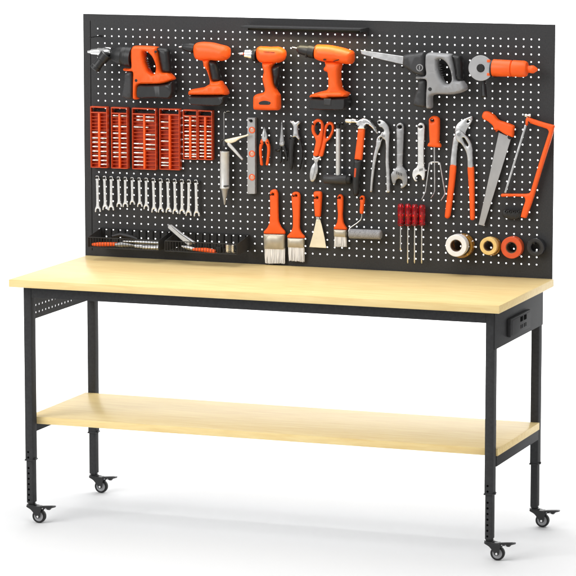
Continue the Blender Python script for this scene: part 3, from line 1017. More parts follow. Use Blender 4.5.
m.tube([a + Vector((0.004, 0.004, 0)), a + Vector((-0.02, 0.006, 0.004)), a + Vector((-0.045, 0.008, 0.008))], [0.006, 0.007, 0.002], 12)
m.build("jaw", t)
for i, xx in enumerate((227.6, 233.0)):
    q = V3((xx, 252), 0.085)
    m = M(CHROME)
    m.lathe((q.x, q.y, 0.8475), (q.x, q.y, 0.8475 + 0.0265), [(0, 0.0075), (0.03, 0.0085), (0.46, 0.0085), (0.48, 0.0079), (0.52, 0.0079), (0.54, 0.0085), (0.97, 0.0085), (1, 0.0075)], 20)
    tag(m.build("socket", origin=(q.x, q.y, 0.8475)), ("left" if i == 0 else "right") + " one of two silver sockets standing at the right end of the right basket", "socket", "silver sockets in the right basket")
q = V3((219.5, 251), 0.08)
m = M(RUBBER)
m.box((q.x - 0.010, q.y - 0.014, 0.8472), (q.x + 0.010, q.y + 0.014, 0.866), 0.003)
m.cyl((q.x, q.y, 0.866), (q.x, q.y, 0.872), 0.006, 14)
tag(m.build("adapter_block", origin=(q.x, q.y, 0.8472)), "small black block beside the silver sockets in the right basket", "block")

# ------------------------------------------------------------------ caulking gun
z7 = R(205, 105, 0.19108)
hq = 0.030
t = thing("caulking_gun", "silver caulking gun hanging nozzle down beside the spirit level", "caulking gun", V3(z7.one(103, 300), 0))
m = M(WHITEGREY)
m.lathe(V3(z7.one(103, 236), hq), V3(z7.one(103, 438), hq), [(0, 0.0140), (0.02, 0.0155), (0.06, 0.0155), (0.07, 0.0148), (0.94, 0.0148), (0.95, 0.0155), (0.99, 0.0155), (1, 0.013)], 28)
m.build("barrel", t)
m = M(ALU)
m.lathe(V3(z7.one(103, 438), hq), V3(z7.one(103, 522), hq), [(0, 0.0125), (0.12, 0.0105), (0.5, 0.007), (0.95, 0.0028), (1, 0.002)], 20)
m.build("nozzle", t)
m = M(DSTEEL)
a, c, e = V3(z7.one(100, 215), hq), V3(z7.one(99, 42), hq), V3(z7.one(128, 33), hq - 0.004)
m.tube([a, c, c + Vector((0.002, 0, 0.003)), e + Vector((-0.004, 0, 0.001)), e], 0.0016, 8)
m.build("push_rod", t)
m = M(BLACK)
for dx in (-22, 20):
    m.tube([V3(z7.one(103 + dx, 240), hq), V3(z7.one(103 + dx, 205), hq), V3(z7.one(103 + dx * 0.7, 184), hq), V3(z7.one(103, 178), hq)], 0.0028, 8)
m.cyl(V3(z7.one(103, 242), hq), V3(z7.one(103, 232), hq), 0.0160, 24)
m.build("frame", t)
m = M(CREAM)
m.pillow(z7((103, 182), (115, 178), (160, 168), (232, 152), (230, 160), (185, 176), (160, 192), (135, 200), (112, 196)), hq + 0.004, 0.010, 0.003)
m.build("handle", t)
m = M(WHITEGREY)
m.pillow(z7((118, 196), (132, 200), (165, 238), (199, 282), (194, 289), (158, 252), (120, 212)), hq + 0.005, 0.009, 0.003)
m.build("trigger", t)
q = V3(z7.one(114, 424), hq + 0.014)
m = M(BLACK)
m.tube([q + Vector((-0.012, 0.001, -0.001)), q + Vector((0.0, -0.003, 0)), q + Vector((0.008, -0.001, 0.001))], [0.002, 0.003, 0.002], 8)
m.build("clip", t)
hook(z7.one(122, 36), 0.01, 0.034, "black hook holding the rod of the caulking gun", r=0.0016, up=0.003)

# ------------------------------------------------------------------ spirit level
t = thing("spirit_level", "grey aluminium spirit level hanging upright with three orange ringed vials", "spirit level", V3(z7.one(246, 465), 0))
hl = 0.012
m = M(ALU)
m.pillow(z7((225, 65), (268, 65), (268, 465), (225, 465)), hl, 0.018, 0.0012, smooth=False, step=0.0022, n=1, holes=[z7(*circ(246, 82, 7, 16))])
m.build("rail", t)
for yy in (131, 255, 378):
    q = V3(z7.one(246, yy), hl + 0.009)
    m = M(ORANGE)
    m.ring(q, 0.0108, 0.0078, q.y - 0.0018, q.y + 0.001, 28, 0.0005)
    v = m.build("vial_ring", t)
    m = M(VIAL)
    m.lathe((q.x, q.y + 0.001, q.z), (q.x, q.y - 0.0012, q.z), [(0, 0.0078), (0.6, 0.0074), (0.9, 0.005), (1, 0.002)], 24)
    m.build("vial", v)
hook(z7.one(246, 82), hl, 0.034, "black hook through the top end of the spirit level")

# ------------------------------------------------------------------ small pliers
z8 = R(245, 110, 0.121528)
hf = 0.014
t = thing("pliers", "small orange handled long nose pliers hanging right of the spirit level", "pliers", V3(z8.one(160, 450), 0))
m = M(STEEL)
m.pillow(z8((158, 138), (164, 138), (175, 170), (184, 200), (186, 238), (176, 262), (150, 262), (138, 240), (140, 200), (148, 172)), hf, 0.009, 0.0025, n=2)
m.build("jaw", t)
m = M(RUBBER)
m.pillow(z8((159, 145), (162, 145), (163, 225), (160, 225)), hf + 0.0042, 0.001, 0.0003, n=1, smooth=False)
q = V3(z8.one(158, 268), hf + 0.005)
m.cyl((q.x, q.y + 0.003, q.z), (q.x, q.y - 0.001, q.z), 0.0036, 14)
m.build("pivot", t)
for lp in (((140, 236), (128, 255), (119, 300), (118, 345), (123, 400), (127, 450), (138, 458), (148, 452), (142, 400), (139, 350), (142, 300), (157, 262)),
           ((184, 236), (198, 258), (207, 300), (207, 345), (201, 400), (193, 448), (184, 457), (172, 450), (179, 400), (184, 345), (182, 300), (166, 262))):
    m = M(ORANGE)
    m.pillow(z8(*lp), hf, 0.012, 0.0045)
    m.build("handle", t)
hook(z8.one(132, 272), hf, 0.026, "left short black hook under the small orange pliers", r=0.0018, up=0.003)
hook(z8.one(192, 270), hf, 0.026, "right short black hook under the small orange pliers", r=0.0018, up=0.003)

t = thing("pliers", "thin grey nosed pliers with bent black handles, left of the end cutters", "pliers", V3(z8.one(305, 440), 0))
m = M(DSTEEL)
m.pillow(z8((302, 84), (309, 88), (315, 150), (320, 210), (327, 270), (322, 296), (303, 302), (285, 290), (284, 265), (292, 205), (298, 140)), hf, 0.008, 0.0025, n=2)
m.build("jaw", t)
q = V3(z8.one(304, 278), hf + 0.004)
m = M(STEEL)
m.cyl((q.x, q.y + 0.002, q.z), (q.x, q.y - 0.0015, q.z), 0.0055, 18)
m.build("pivot", t)
for lp in (((288, 296), (304, 300), (300, 325), (285, 340), (262, 345), (250, 336), (250, 324), (268, 322), (282, 315)),
           ((304, 298), (326, 292), (340, 320), (352, 370), (352, 415), (344, 420), (334, 380), (320, 340)),
           ((290, 330), (304, 322), (308, 370), (300, 430), (290, 440), (284, 430), (290, 380))):
    m = M(BLACK)
    m.pillow(z8(*lp), hf, 0.012, 0.004)
    m.build("handle", t)
hook(z8.one(262, 330), hf, 0.026, "short black hook under the thin grey nosed pliers", r=0.0018, up=0.003)

t = thing("end_cutter", "end cutting nippers with grey head and long black handles", "nippers", V3(z8.one(415, 500), 0))
m = M(STEEL)
m.pillow(z8((370, 98), (384, 88), (402, 86), (418, 98), (436, 85), (452, 92), (458, 100), (450, 118), (440, 130), (443, 195), (456, 235), (444, 248), (418, 222), (398, 228), (386, 222), (396, 200), (399, 140), (386, 112)), hf, 0.014, 0.004)
m.build("head", t)
q = V3(z8.one(420, 205), hf + 0.007)
m = M(DSTEEL)
m.cyl((q.x, q.y + 0.002, q.z), (q.x, q.y - 0.0015, q.z), 0.0042, 16)
m.build("pivot", t)
for lp in (((374, 214), (392, 226), (412, 236), (404, 300), (399, 380), (398, 440), (388, 494), (374, 486), (366, 420), (362, 330), (366, 260)),
           ((432, 244), (446, 242), (458, 236), (474, 290), (481, 340), (474, 410), (460, 480), (450, 498), (443, 492), (455, 420), (460, 350), (450, 300))):
    m = M(BLACK)
    m.pillow(z8(*lp), hf, 0.013, 0.0055)
    m.build("handle", t)
hook(z8.one(380, 232), hf, 0.030, "short black hook under the grey head of the end cutters", r=0.0018, up=0.003)

# ------------------------------------------------------------------ tin snips
z9 = R(300, 110, 0.173410)
t = thing("tin_snips", "orange handled tin snips hanging by their finger loops, silver blades down", "snips", V3(z9.one(90, 410), 0))
m = M(STEEL)
m.pillow(z9((80, 258), (98, 272), (120, 262), (122, 272), (104, 300), (106, 340), (97, 378), (84, 408), (72, 414), (60, 405), (57, 370), (65, 330), (84, 300), (76, 280)), hf, 0.008, 0.0025, n=2)
m.build("blade", t)
m = M(DSTEEL)
m.pillow(z9((88, 300), (92, 302), (86, 350), (74, 400), (70, 398), (82, 350)), hf + 0.0035, 0.002, 0.0004, n=1)
m.build("blade_edge", t)
m = M(ORANGE)
m.pillow(z9((67, 105), (75, 70), (100, 51), (125, 58), (137, 85), (134, 130), (126, 190), (115, 230), (104, 264), (78, 262), (84, 225), (92, 180), (84, 155), (72, 135)), hf + 0.004, 0.011, 0.004,
         holes=[z9((84, 105), (92, 77), (106, 68), (119, 77), (122, 97), (117, 125), (104, 146), (90, 132))])
m.build("handle", t)
m = M(ORANGE)
m.pillow(z9((147, 85), (165, 68), (188, 72), (198, 95), (194, 128), (175, 165), (152, 188), (143, 225), (132, 266), (107, 265), (120, 215), (130, 170), (138, 130), (141, 105)), hf - 0.002, 0.011, 0.004,
         holes=[z9((155, 108), (166, 86), (181, 88), (184, 112), (171, 144), (152, 163), (148, 140))])
m.build("handle", t)
hook(z9.one(84, 82), hf, 0.032, "black hook in the left finger loop of the tin snips")

# ------------------------------------------------------------------ rubber mallet
t = thing("rubber_mallet", "black rubber mallet hung head down on its pale grey shaft", "mallet", V3(z9.one(215, 400), 0))
hm_ = 0.024
m = M(WHITEGREY)
m.lathe(V3(z9.one(219, 90), hm_), V3(z9.one(219, 380), hm_), [(0, 0.0050), (0.02, 0.0066), (0.5, 0.0068), (1, 0.0070)], 18)
m.build("shaft", t)
m = M(BLACK)
m.lathe(V3(z9.one(218, 78), hm_), V3(z9.one(219, 108), hm_), [(0, 0.004), (0.2, 0.0072), (0.9, 0.0074), (1, 0.006)], 16)
m.ring(V3(z9.one(230, 82), hm_), 0.006, 0.0035, -hm_ - 0.002, -hm_ + 0.002, 18, 0.0006)
m.build("end_cap", t)
m = M(CHAR)
m.lathe(V3(z9.one(140, 396), hm_), V3(z9.one(272, 402), hm_), [(0, 0.0135), (0.04, 0.0158), (0.96, 0.0158), (1, 0.0135)], 30)
m.use(RUBBER).lathe(V3(z9.one(272, 402), hm_), V3(z9.one(296, 403), hm_), [(0, 0.0110), (0.1, 0.0145), (0.85, 0.0145), (1, 0.012)], 28)
m.build("head", t)
hook(z9.one(232, 84), hm_, 0.040, "black hook at the top end of the mallet shaft", r=0.0018, up=0.004)

# ------------------------------------------------------------------ claw hammer
za = R(335, 110, 0.15625)
t = thing("claw_hammer", "claw hammer with silver head and orange and black handle", "hammer", V3(za.one(135, 540), 0))
hh = 0.022
m = M(CHROME)
m.pillow(za((148, 62), (165, 52), (185, 49), (212, 58), (238, 78), (258, 105), (272, 132), (276, 148), (268, 152), (248, 124), (225, 104), (207, 97), (198, 110), (194, 124), (148, 124), (145, 100), (138, 86), (128, 82), (126, 60), (138, 62)), hh, 0.020, 0.006)
m.lathe(V3(za.one(135, 70), hh), V3(za.one(70, 64), hh), [(0, 0.0072), (0.2, 0.0078), (0.34, 0.0088), (0.38, 0.0108), (0.93, 0.0112), (1, 0.0095)], 24)
m.build("head", t)
m = M(ORANGE)
m.pillow(za((150, 122), (170, 121), (192, 124), (184, 220), (173, 318), (150, 318), (127, 313), (138, 220)), hh, 0.017, 0.006)
m.build("handle", t)
m = M(BLACK)
m.pillow(za((126, 314), (150, 319), (173, 319), (166, 380), (158, 440), (156, 500), (150, 540), (138, 550), (122, 545), (115, 510), (112, 450), (119, 380)), hh, 0.021, 0.008)
m.build("grip", t)
m = M(TRAY)
m.pillow(za((125, 374), (137, 374), (132, 430), (122, 430)), hh + 0.0098, 0.0022, 0.0006, n=1)
m.build("grip_stripe", t)
hook(za.one(140, 108), hh, 0.045, "left one of the two hooks under the claw hammer head", up=0.004)
hook(za.one(204, 112), hh, 0.045, "right one of the two hooks under the claw hammer head", up=0.004)

# ------------------------------------------------------------------ grey water pump pliers
t = thing("water_pump_pliers", "all-grey water pump pliers with bare metal legs, right of the claw hammer", "pliers", V3(za.one(290, 525), 0))
hp2 = 0.012
m = M(STEEL)
m.pillow(za((270, 72), (284, 62), (305, 66), (328, 82), (345, 108), (351, 150), (348, 200), (346, 260), (346, 330), (351, 420), (353, 522), (342, 530), (331, 524), (328, 430), (324, 330), (326, 250), (322, 195), (306, 182), (304, 150), (314, 130), (300, 112), (286, 108), (277, 95)), hp2 + 0.003, 0.009, 0.003,
         holes=[za(*circ(284, 80, 6, 10))])
m.build("upper_leg", t)
m = M(STEEL)
m.pillow(za((300, 140), (312, 140), (318, 158), (300, 200), (292, 230), (277, 270), (264, 320), (255, 380), (246, 450), (240, 522), (232, 527), (224, 522), (228, 450), (236, 370), (247, 290), (262, 225), (264, 195), (272, 172), (288, 158)), hp2 - 0.003, 0.009, 0.003,
         holes=[za((284, 185), (298, 172), (302, 180), (290, 194))])
m.build("lower_leg", t)
m = M(DSTEEL)
q = V3(za.one(312, 165), hp2 + 0.0075)
m.cyl((q.x, q.y + 0.003, q.z), (q.x, q.y - 0.001, q.z), 0.004, 16)
m.build("pivot", t)
hook(za.one(284, 80), hp2, 0.026, "black hook through the jaw of the all-grey water pump pliers", r=0.0016, up=0.003)

# ------------------------------------------------------------------ adjustable wrenches
zb_ = R(380, 110, 0.173697)
t = thing("adjustable_wrench", "matt grey adjustable wrench, left one of the two, with its jaw open downward", "adjustable wrench", V3(zb_.one(115, 450), 0))
ha = 0.010
m = M(DSTEEL)
m.pillow(zb_((96, 96), (104, 79), (119, 73), (134, 80), (140, 98), (138, 180), (134, 260), (133, 320), (150, 345), (160, 385), (158, 418), (146, 440), (126, 452), (119, 445), (131, 424), (127, 402), (108, 396), (96, 404), (92, 418), (86, 430), (76, 425), (68, 396), (66, 368), (82, 345), (97, 325), (99, 250), (98, 160)), ha, 0.011, 0.0022, n=2, e0=0.003,
         holes=[zb_(*circ(118, 97, 10, 12))])
m.build("body", t)
m = M(RUBBER)
for k in range(4):
    q = V3(zb_.one(97 + k * 9, 362 + k * 3.4), ha + 0.0058)
    m.box((q.x - 0.0011, q.y - 0.0004, q.z - 0.0045), (q.x + 0.0011, q.y + 0.001, q.z + 0.0045))
m.build("knurl", t)
hook(zb_.one(118, 97), ha, 0.036, "black hook through the eye of the matt grey adjustable wrench")

t = thing("adjustable_wrench", "bright chrome adjustable wrench, right one of the two, beside the hand cultivator", "adjustable wrench", V3(zb_.one(230, 410), 0))
m = M(SATIN)
m.pillow(zb_((219, 92), (226, 78), (238, 73), (252, 79), (259, 96), (256, 160), (253, 240), (255, 325), (261, 342), (260, 375), (254, 402), (244, 402), (240, 382), (226, 372), (212, 380), (208, 396), (216, 408), (205, 410), (194, 395), (188, 374), (193, 348), (212, 328), (219, 310), (220, 240), (219, 160)), ha, 0.010, 0.0022, n=2, e0=0.003,
         holes=[zb_(*circ(238, 96, 9, 12))])
m.build("body", t)
m = M(RUBBER)
for k in range(3):
    q = V3(zb_.one(229 + k * 7, 346 - k * 2), ha + 0.0052)
    m.box((q.x - 0.0010, q.y - 0.0004, q.z - 0.004), (q.x + 0.0010, q.y + 0.001, q.z + 0.004))
m.build("knurl", t)
m = M(CHROME)
m.pillow(zb_((254, 340), (272, 343), (272, 352), (258, 353)), ha, 0.007, 0.0015, n=1)
m.build("worm_screw", t)
hook(zb_.one(238, 96), ha, 0.036, "black hook through the eye of the bright chrome adjustable wrench")

# ------------------------------------------------------------------ hand cultivator
t = thing("hand_cultivator", "three pronged hand cultivator with orange handle hanging prongs down", "cultivator", V3(zb_.one(313, 500), 0))
hc_ = 0.022
m = M(ORANGE)
m.pillow(zb_((283, 55), (296, 38), (312, 33), (332, 38), (344, 52), (344, 120), (342, 186), (352, 198), (350, 214), (312, 214), (276, 208), (279, 192), (287, 184), (284, 120)), hc_, 0.022, 0.009, holes=[zb_(*circ(304, 60, 8, 12))], n=4)
m.build("handle", t)
m = M(STEEL)
c0 = V3(zb_.one(314, 300), hc_)
m.tube([V3(zb_.one(313, 205), hc_), c0], 0.0026, 10)
m.tube([c0, V3(zb_.one(315, 400), hc_), V3(zb_.one(315, 466), hc_), V3(zb_.one(308, 485), hc_ + 0.012), V3(zb_.one(294, 506), hc_ + 0.03)], [0.0022, 0.0022, 0.0022, 0.0022, 0.0012], 10)
m.tube([c0, V3(zb_.one(296, 300), hc_), V3(zb_.one(285, 305), hc_), V3(zb_.one(262, 470), hc_), V3(zb_.one(254, 488), hc_ + 0.012), V3(zb_.one(240, 515), hc_ + 0.03)], [0.0022] * 5 + [0.0012], 10)
m.tube([c0, V3(zb_.one(334, 300), hc_), V3(zb_.one(345, 305), hc_), V3(zb_.one(374, 476), hc_), V3(zb_.one(368, 495), hc_ + 0.012), V3(zb_.one(350, 522), hc_ + 0.03)], [0.0022] * 5 + [0.0012], 10)
m.build("prong", t)
hook(zb_.one(304, 60), hc_, 0.040, "black hook through the orange handle of the hand cultivator")

# ------------------------------------------------------------------ large orange pliers
zd = R(435, 105, 0.208333)
t = thing("water_pump_pliers", "large water pump pliers with long orange handles, left of the hand saw", "pliers", V3(zd.one(120, 545), 0))
hj = 0.015
m = M(STEEL)
m.pillow(zd((96, 118), (104, 95), (120, 78), (142, 65), (178, 52), (181, 72), (168, 96), (158, 112), (150, 128), (142, 152), (122, 158), (112, 190), (106, 240), (102, 294), (74, 292), (80, 220), (88, 160), (96, 142)), hj - 0.003, 0.010, 0.003, holes=[zd((155, 75), (170, 68), (168, 78), (156, 85))])
m.build("jaw", t)
m = M(STEEL)
m.pillow(zd((98, 130), (112, 118), (128, 126), (150, 146), (170, 172), (180, 205), (182, 250), (182, 300), (158, 298), (156, 255), (148, 222), (128, 188), (108, 172), (98, 150)), hj + 0.004, 0.010, 0.003, holes=[zd((132, 158), (142, 158), (160, 188), (158, 198), (148, 192))])
m.build("jaw", t)
m = M(DSTEEL)
q = V3(zd.one(114, 142), hj + 0.009)
m.cyl((q.x, q.y + 0.003, q.z), (q.x, q.y - 0.001, q.z), 0.0058, 18)
m.build("pivot", t)
m = M(ORANGE)
m.pillow(zd((74, 288), (102, 291), (98, 350), (91, 410), (82, 480), (74, 532), (62, 545), (48, 536), (52, 490), (60, 420), (68, 350)), hj - 0.002, 0.015, 0.006)
m.build("handle", t)
m = M(ORANGE)
m.pillow(zd((158, 296), (186, 297), (189, 350), (190, 420), (191, 545), (181, 553), (170, 548), (168, 500), (164, 420), (160, 350)), hj + 0.002, 0.015, 0.006)
m.build("handle", t)
hook(zd.one(128, 205), hj, 0.030, "black hook between the orange legs of the large water pump pliers", r=0.0018, up=0.003)

# ------------------------------------------------------------------ hand saw
zs = R(470, 105, 0.225564)
t = thing("hand_saw", "hand saw with orange handle up and tapering grey blade", "saw", V3(zs.one(50, 535), 0))
hs = 0.014
m = M(ALU)
m.pillow(zs((128, 122), (155, 133), (183, 146), (62, 536), (38, 530)), hs, 0.0024, 0.0006, smooth=False, step=0.004, n=1)
m.build("blade", t)
m = M(ORANGE)
m.pillow(zs((54, 50), (62, 30), (80, 28), (98, 36), (112, 46), (130, 66), (160, 76), (197, 92), (196, 118), (193, 142), (172, 137), (150, 126), (128, 112), (116, 120), (108, 110), (102, 92), (80, 72), (62, 64)), hs, 0.022, 0.008, n=4)
m.build("handle", t)
m = M(RUBBER)
m.pillow(zs((168, 134), (181, 138), (180, 152), (168, 148)), hs + 0.004, 0.006, 0.0012, n=1)
m.build("blade_clamp", t)
hook(zs.one(116, 114), hs, 0.032, "black hook under the orange handle of the hand saw", r=0.002, up=0.004)

# ------------------------------------------------------------------ hacksaw
t = thing("hacksaw", "orange framed hacksaw with thin grey blade at the right edge of the board", "saw", V3(zs.one(240, 495), 0))
m = M(ORANGE)
m.pillow(zs((248, 62), (258, 54), (300, 68), (340, 80), (375, 90), (374, 104), (362, 150), (322, 280), (285, 405), (268, 455), (251, 500), (238, 500), (226, 495), (236, 455), (246, 424), (240, 408), (190, 406), (142, 407), (137, 400), (142, 393), (200, 393), (248, 393), (266, 388), (276, 360), (312, 240), (344, 140), (350, 118), (342, 106), (300, 92), (262, 80), (254, 92), (247, 88)), hs + 0.006, 0.016, 0.005, step=0.002)
m.build("frame", t)
m = M(STEEL)
m.pillow(zs((243, 88), (252, 90), (160, 390), (152, 388)), hs + 0.006, 0.0018, 0.0005, smooth=False, step=0.004, n=1)
m.build("blade", t)
m = M(CHROME)
m.lathe(V3(zs.one(242, 46), hs + 0.006), V3(zs.one(272, 46), hs + 0.006), [(0, 0.003), (0.1, 0.006), (0.4, 0.006), (0.45, 0.0035), (0.6, 0.0035), (0.65, 0.0058), (0.95, 0.0058), (1, 0.004)], 14)
m.tube([V3(zs.one(254, 50), hs + 0.006), V3(zs.one(248, 90), hs + 0.006)], 0.0025, 8)
m.build("tension_screw", t)
t = thing("saw_holder", "flat black plastic holder at the foot of the hacksaw", "holder", V3(zs.one(185, 485), 0))
m = M(BLACK)
m.pillow(zs((147, 468), (160, 462), (200, 468), (232, 464), (228, 490), (205, 508), (165, 504), (146, 490)), 0.010, 0.012, 0.003)
m.build("plate", t)
m = M(RUBBER)
for k in range(4):
    q = V3(zs.one(160 + k * 18, 472), 0.0185)
    m.ring(q, 0.0052, 0.0034, q.y - 0.001, q.y + 0.003, 14, 0.0004)
m.build("clip", t)
hook(zs.one(268, 76), hs, 0.036, "black hook under the top bar of the orange hacksaw", r=0.002, up=0.004)


# ------------------------------------------------------------------ paint brushes, putty knife, roller
def bristles(px, h, T, parent, seed, smooth=False):
    rnd = random.Random(seed)
    pts = [V3(p, h) for p in px]                     # upper left, upper right, lower right, lower left
    m = M(BRISTLE)
    n = 30
    base = [pts[0].lerp(pts[1], (k + 0.5) / n) for k in range(n)]
    tip = [pts[3].lerp(pts[2], (k + 0.5) / n) for k in range(n)]
    wid = (pts[1] - pts[0]).length / n
    for row in (-1, 0, 1):
        for k in range(n):
            a = base[k] + Vector((rnd.uniform(-.2, .2) * wid, row * T * 0.30, 0.004))
            c = tip[k] + Vector((rnd.uniform(-.9, .9) * wid, row * T * 0.22, rnd.uniform(-0.0014, 0.0022)))
            m.tube([a, (a + c) / 2 + Vector((rnd.uniform(-.3, .3) * wid, 0, 0)), c], [wid * 0.72, wid * 0.74, wid * 0.40], 6)
    m.build("bristles", parent)


def brush(zz, handle, ferr, band, bris, eye, label, seed):
    h = 0.013
    t = thing("paint_brush", label, "paint brush", V3(zz.one(*bris[2]), 0), "orange handled paint brushes")
    m = M(ORANGE)
    m.pillow(zz(*handle), h, 0.014, 0.005, holes=[zz(*circ(eye[0], eye[1], 7, 12))], n=4)
    m.build("handle", t)
    m = M(FERRULE)
    m.pillow(zz(*ferr), h, 0.018, 0.004, smooth=False, n=2)
    if band:
        for bb in band:
            m.pillow(zz(*bb), h, 0.0192, 0.003, smooth=False, n=1)
    m.build("ferrule", t)
    bristles(zz(*bris), h, 0.015, t, seed)
    return h


zf_ = R(255, 185, 0.147679)
h = brush(zf_, ((102, 55), (110, 37), (130, 28), (150, 36), (158, 65), (159, 150), (162, 240), (178, 282), (203, 312), (203, 331), (130, 331), (62, 329), (62, 313), (85, 287), (100, 250), (104, 150)),
          ((60, 329), (203, 333), (202, 437), (65, 432)), [((59, 333), (204, 337), (204, 350), (59, 346)), ((62, 417), (203, 422), (203, 434), (63, 430))],
          ((70, 432), (201, 437), (203, 532), (68, 530)), (124, 62), "widest orange paint brush, leftmost of the three, with square white bristles", 1)
hook(zf_.one(124, 62), h, 0.048, "black hook through the widest paint brush")
h = brush(zf_, ((249, 68), (260, 50), (280, 45), (300, 53), (308, 75), (306, 150), (304, 290), (318, 325), (337, 345), (336, 359), (280, 359), (220, 356), (222, 340), (245, 315), (257, 280), (258, 200), (252, 130)),
          ((222, 356), (336, 360), (335, 426), (224, 422)), None, ((228, 422), (332, 426), (332, 520), (230, 512)), (281, 70), "medium orange paint brush with rounded bristles, middle one of the three", 2)
hook(zf_.one(281, 70), h, 0.048, "black hook through the medium paint brush")
zg = R(300, 185, 0.15625)
h = brush(zg, ((240, 78), (248, 63), (258, 58), (270, 63), (278, 80), (276, 150), (274, 190), (280, 240), (300, 275), (300, 286), (258, 285), (218, 282), (220, 268), (238, 240), (244, 190), (240, 130)),
          ((218, 282), (300, 286), (298, 334), (220, 330)), None, ((224, 330), (294, 334), (298, 396), (220, 396)), (256, 80), "smallest orange paint brush, between the putty knife and the roller", 3)
hook(zg.one(256, 80), h, 0.046, "black hook through the smallest paint brush")
t = thing("putty_knife", "putty knife with orange handle and broad cream blade", "putty knife", V3(zg.one(112, 400), 0))
h = 0.014
m = M(ORANGE)
m.pillow(zg((88, 60), (94, 42), (118, 39), (138, 44), (142, 62), (138, 130), (132, 200), (114, 202), (98, 199), (92, 130)), h, 0.016, 0.006, holes=[zg(*circ(112, 80, 7, 12))], n=4)
m.build("handle", t)
m = M(STEEL)
m.pillow(zg((102, 198), (131, 201), (130, 222), (104, 220)), h, 0.010, 0.002, smooth=False, n=1)
m.build("bolster", t)
m = M(CREAM)
m.pillow(zg((105, 218), (129, 221), (140, 260), (158, 340), (168, 403), (60, 397), (82, 320), (96, 260)), h, 0.0022, 0.0006, smooth=False, step=0.004, n=1)
m.build("blade", t)
hook(zg.one(112, 80), h, 0.048, "black hook through the putty knife")
t = thing("paint_roller", "small paint roller with orange handle and grey fleece sleeve lying level", "paint roller", V3(zg.one(418, 345), 0))
m = M(ORANGE)
m.pillow(zg((384, 82), (390, 70), (402, 67), (413, 73), (416, 92), (410, 140), (406, 180), (396, 186), (385, 180), (383, 160), (386, 120)), 0.020, 0.014, 0.006, holes=[zg(*circ(398, 86, 6, 12))], n=3)
m.build("handle", t)
m = M(STEEL)
m.tube([V3(zg.one(396, 182), 0.020), V3(zg.one(395, 205), 0.020), V3(zg.one(388, 224), 0.021), V3(zg.one(365, 244), 0.023), V3(zg.one(332, 266), 0.026), V3(zg.one(318, 278), 0.028), V3(zg.one(311, 296), 0.030), V3(zg.one(316, 312), 0.030), V3(zg.one(330, 313), 0.030)], 0.0019, 8)
m.build("wire_arm", t)
m = M(FOAM)
m.lathe(V3(zg.one(316, 311), 0.030), V3(zg.one(520, 318), 0.030), [(0, 0.0125), (0.02, 0.0155), (0.97, 0.0155), (1, 0.0125)], 30)
m.build("sleeve", t)
hook(zg.one(398, 86), 0.020, 0.052, "black hook through the handle of the small paint roller")

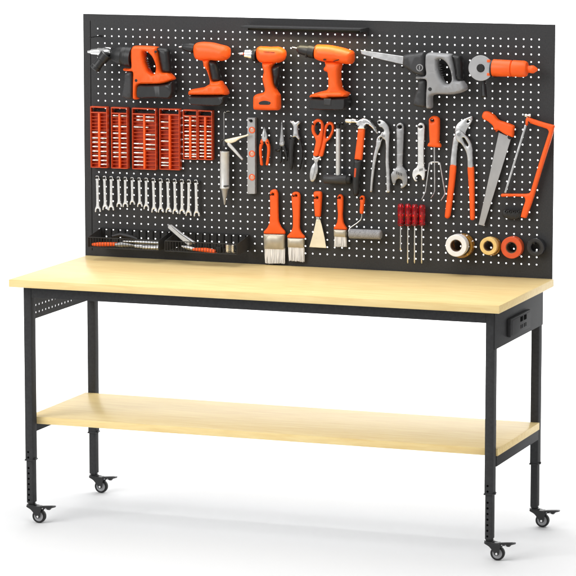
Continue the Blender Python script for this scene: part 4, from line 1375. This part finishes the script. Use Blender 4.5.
# ------------------------------------------------------------------ screwdrivers
zh = R(385, 200, 0.121495)
hd = 0.022
t = thing("screwdriver_rack", "black rack strip behind the four red screwdrivers", "rack", V3(zh.one(225, 205), 0))
pa, pz = V3(zh.one(100, 190), 0.01), V3(zh.one(345, 200), 0.01)
zr = (pa.z + pz.z) / 2
m = M(BLACK)
m.box((pa.x, -0.007, zr - 0.006), (pz.x, -0.003, zr + 0.006), 0.001)
m.build("bar", t)
drv = [(130, 30, 415), (190, 30, 522), (246, 34, 522), (305, 38, 524)]
labs = ["red handled screwdriver with the short blade, leftmost of the four", "red handled long screwdriver, second from the left of the four",
        "red handled long screwdriver, third from the left of the four", "red handled long screwdriver, rightmost of the four"]
for i, (x, yt, ybt) in enumerate(drv):
    top, mid, bot = V3(zh.one(x, yt), hd), V3(zh.one(x, 214), hd), V3(zh.one(x, ybt), hd)
    m = M(BLACK)
    m.tube([(top.x - 0.010, -0.007, zr - 0.001), (top.x - 0.010, -0.020, zr - 0.001), (top.x - 0.008, -0.033, zr - 0.001), (top.x + 0.008, -0.033, zr - 0.001), (top.x + 0.010, -0.020, zr - 0.001), (top.x + 0.010, -0.007, zr - 0.001)], 0.0010, 8)
    m.build("loop", t)
    s_ = thing("screwdriver", labs[i], "screwdriver", (top.x, -hd, bot.z), "red screwdrivers hanging in a row")
    m = M(RED)
    m.lathe(top, (top.x, top.y, mid.z), [(0, 0.0052), (0.02, 0.0076), (0.06, 0.0094), (0.12, 0.0101), (0.30, 0.0103), (0.55, 0.0103), (0.62, 0.0088), (0.70, 0.0088), (0.78, 0.0102), (0.92, 0.0102), (0.97, 0.0092), (1, 0.006)], 48, 8, 0.12)
    m.use(CHROME).cyl((top.x, top.y, mid.z + 0.004), (top.x, top.y, top.z - 0.022), 0.0022, 10)
    m.build("handle", s_)
    m = M(CHROME)
    m.lathe((top.x, top.y, mid.z + 0.004), (top.x, top.y, bot.z), [(0, 0.0024), (0.9, 0.0024), (0.96, 0.0028), (1, 0.0010)], 12)
    m.build("shaft", s_)

# ------------------------------------------------------------------ tape rolls
zt_ = R(440, 225, 0.199653)


def tape(cx, cy, h0, h1, ro, ri, mt, label, core=True, name="tape_roll"):
    q = V3(zt_.one(cx, cy), h1)
    t = thing(name, label, "tape roll", (q.x, -h0, q.z - ro), "rolls of tape on the pegboard")
    m = M(mt)
    m.ring(q, ro, ri, -h1, -h0, 56, 0.0012)
    m.build("tape", t)
    m = M(CORE if core else mt)
    m.ring(q, ri - 0.0002, ri - 0.0022, -h1 + 0.0012, -h0 - 0.0006, 48, 0.0003)
    m.build("core", t)
    return q


q = tape(80, 104, 0.040, 0.068, 0.0355, 0.0195, TAPEW, "white roll of tape in front of the amber roll")
tape(104, 106, 0.006, 0.034, 0.0385, 0.0325, TAPEA, "clear amber roll of tape behind the white roll", core=False)
hook_at(q.x - 0.002, q.z + 0.0135, 0.072, "black hook carrying the white and amber tape rolls", r=0.0024)
q = tape(242, 106, 0.030, 0.052, 0.0285, 0.0165, TAPEG, "gold roll of tape, second from the left")
tape(256, 108, 0.006, 0.024, 0.0295, 0.0255, TAPEA, "thin brown amber roll of tape behind the gold roll", core=False)
hook_at(q.x - 0.002, q.z + 0.0115, 0.056, "black hook carrying the gold tape roll", r=0.0024)
q = tape(357, 114, 0.006, 0.034, 0.0350, 0.0185, TAPER, "orange red roll of tape between the gold and black rolls")
hook_at(q.x - 0.002, q.z + 0.0128, 0.042, "black hook carrying the orange red tape roll", r=0.0024)
q = tape(477, 112, 0.006, 0.028, 0.0285, 0.0170, TAPEB, "black roll of tape, rightmost of the rolls", core=False)
hook_at(q.x - 0.002, q.z + 0.0115, 0.036, "black hook carrying the black tape roll", r=0.0024)

for o_ in bpy.data.objects:
    if "_w" in o_:
        del o_["_w"]
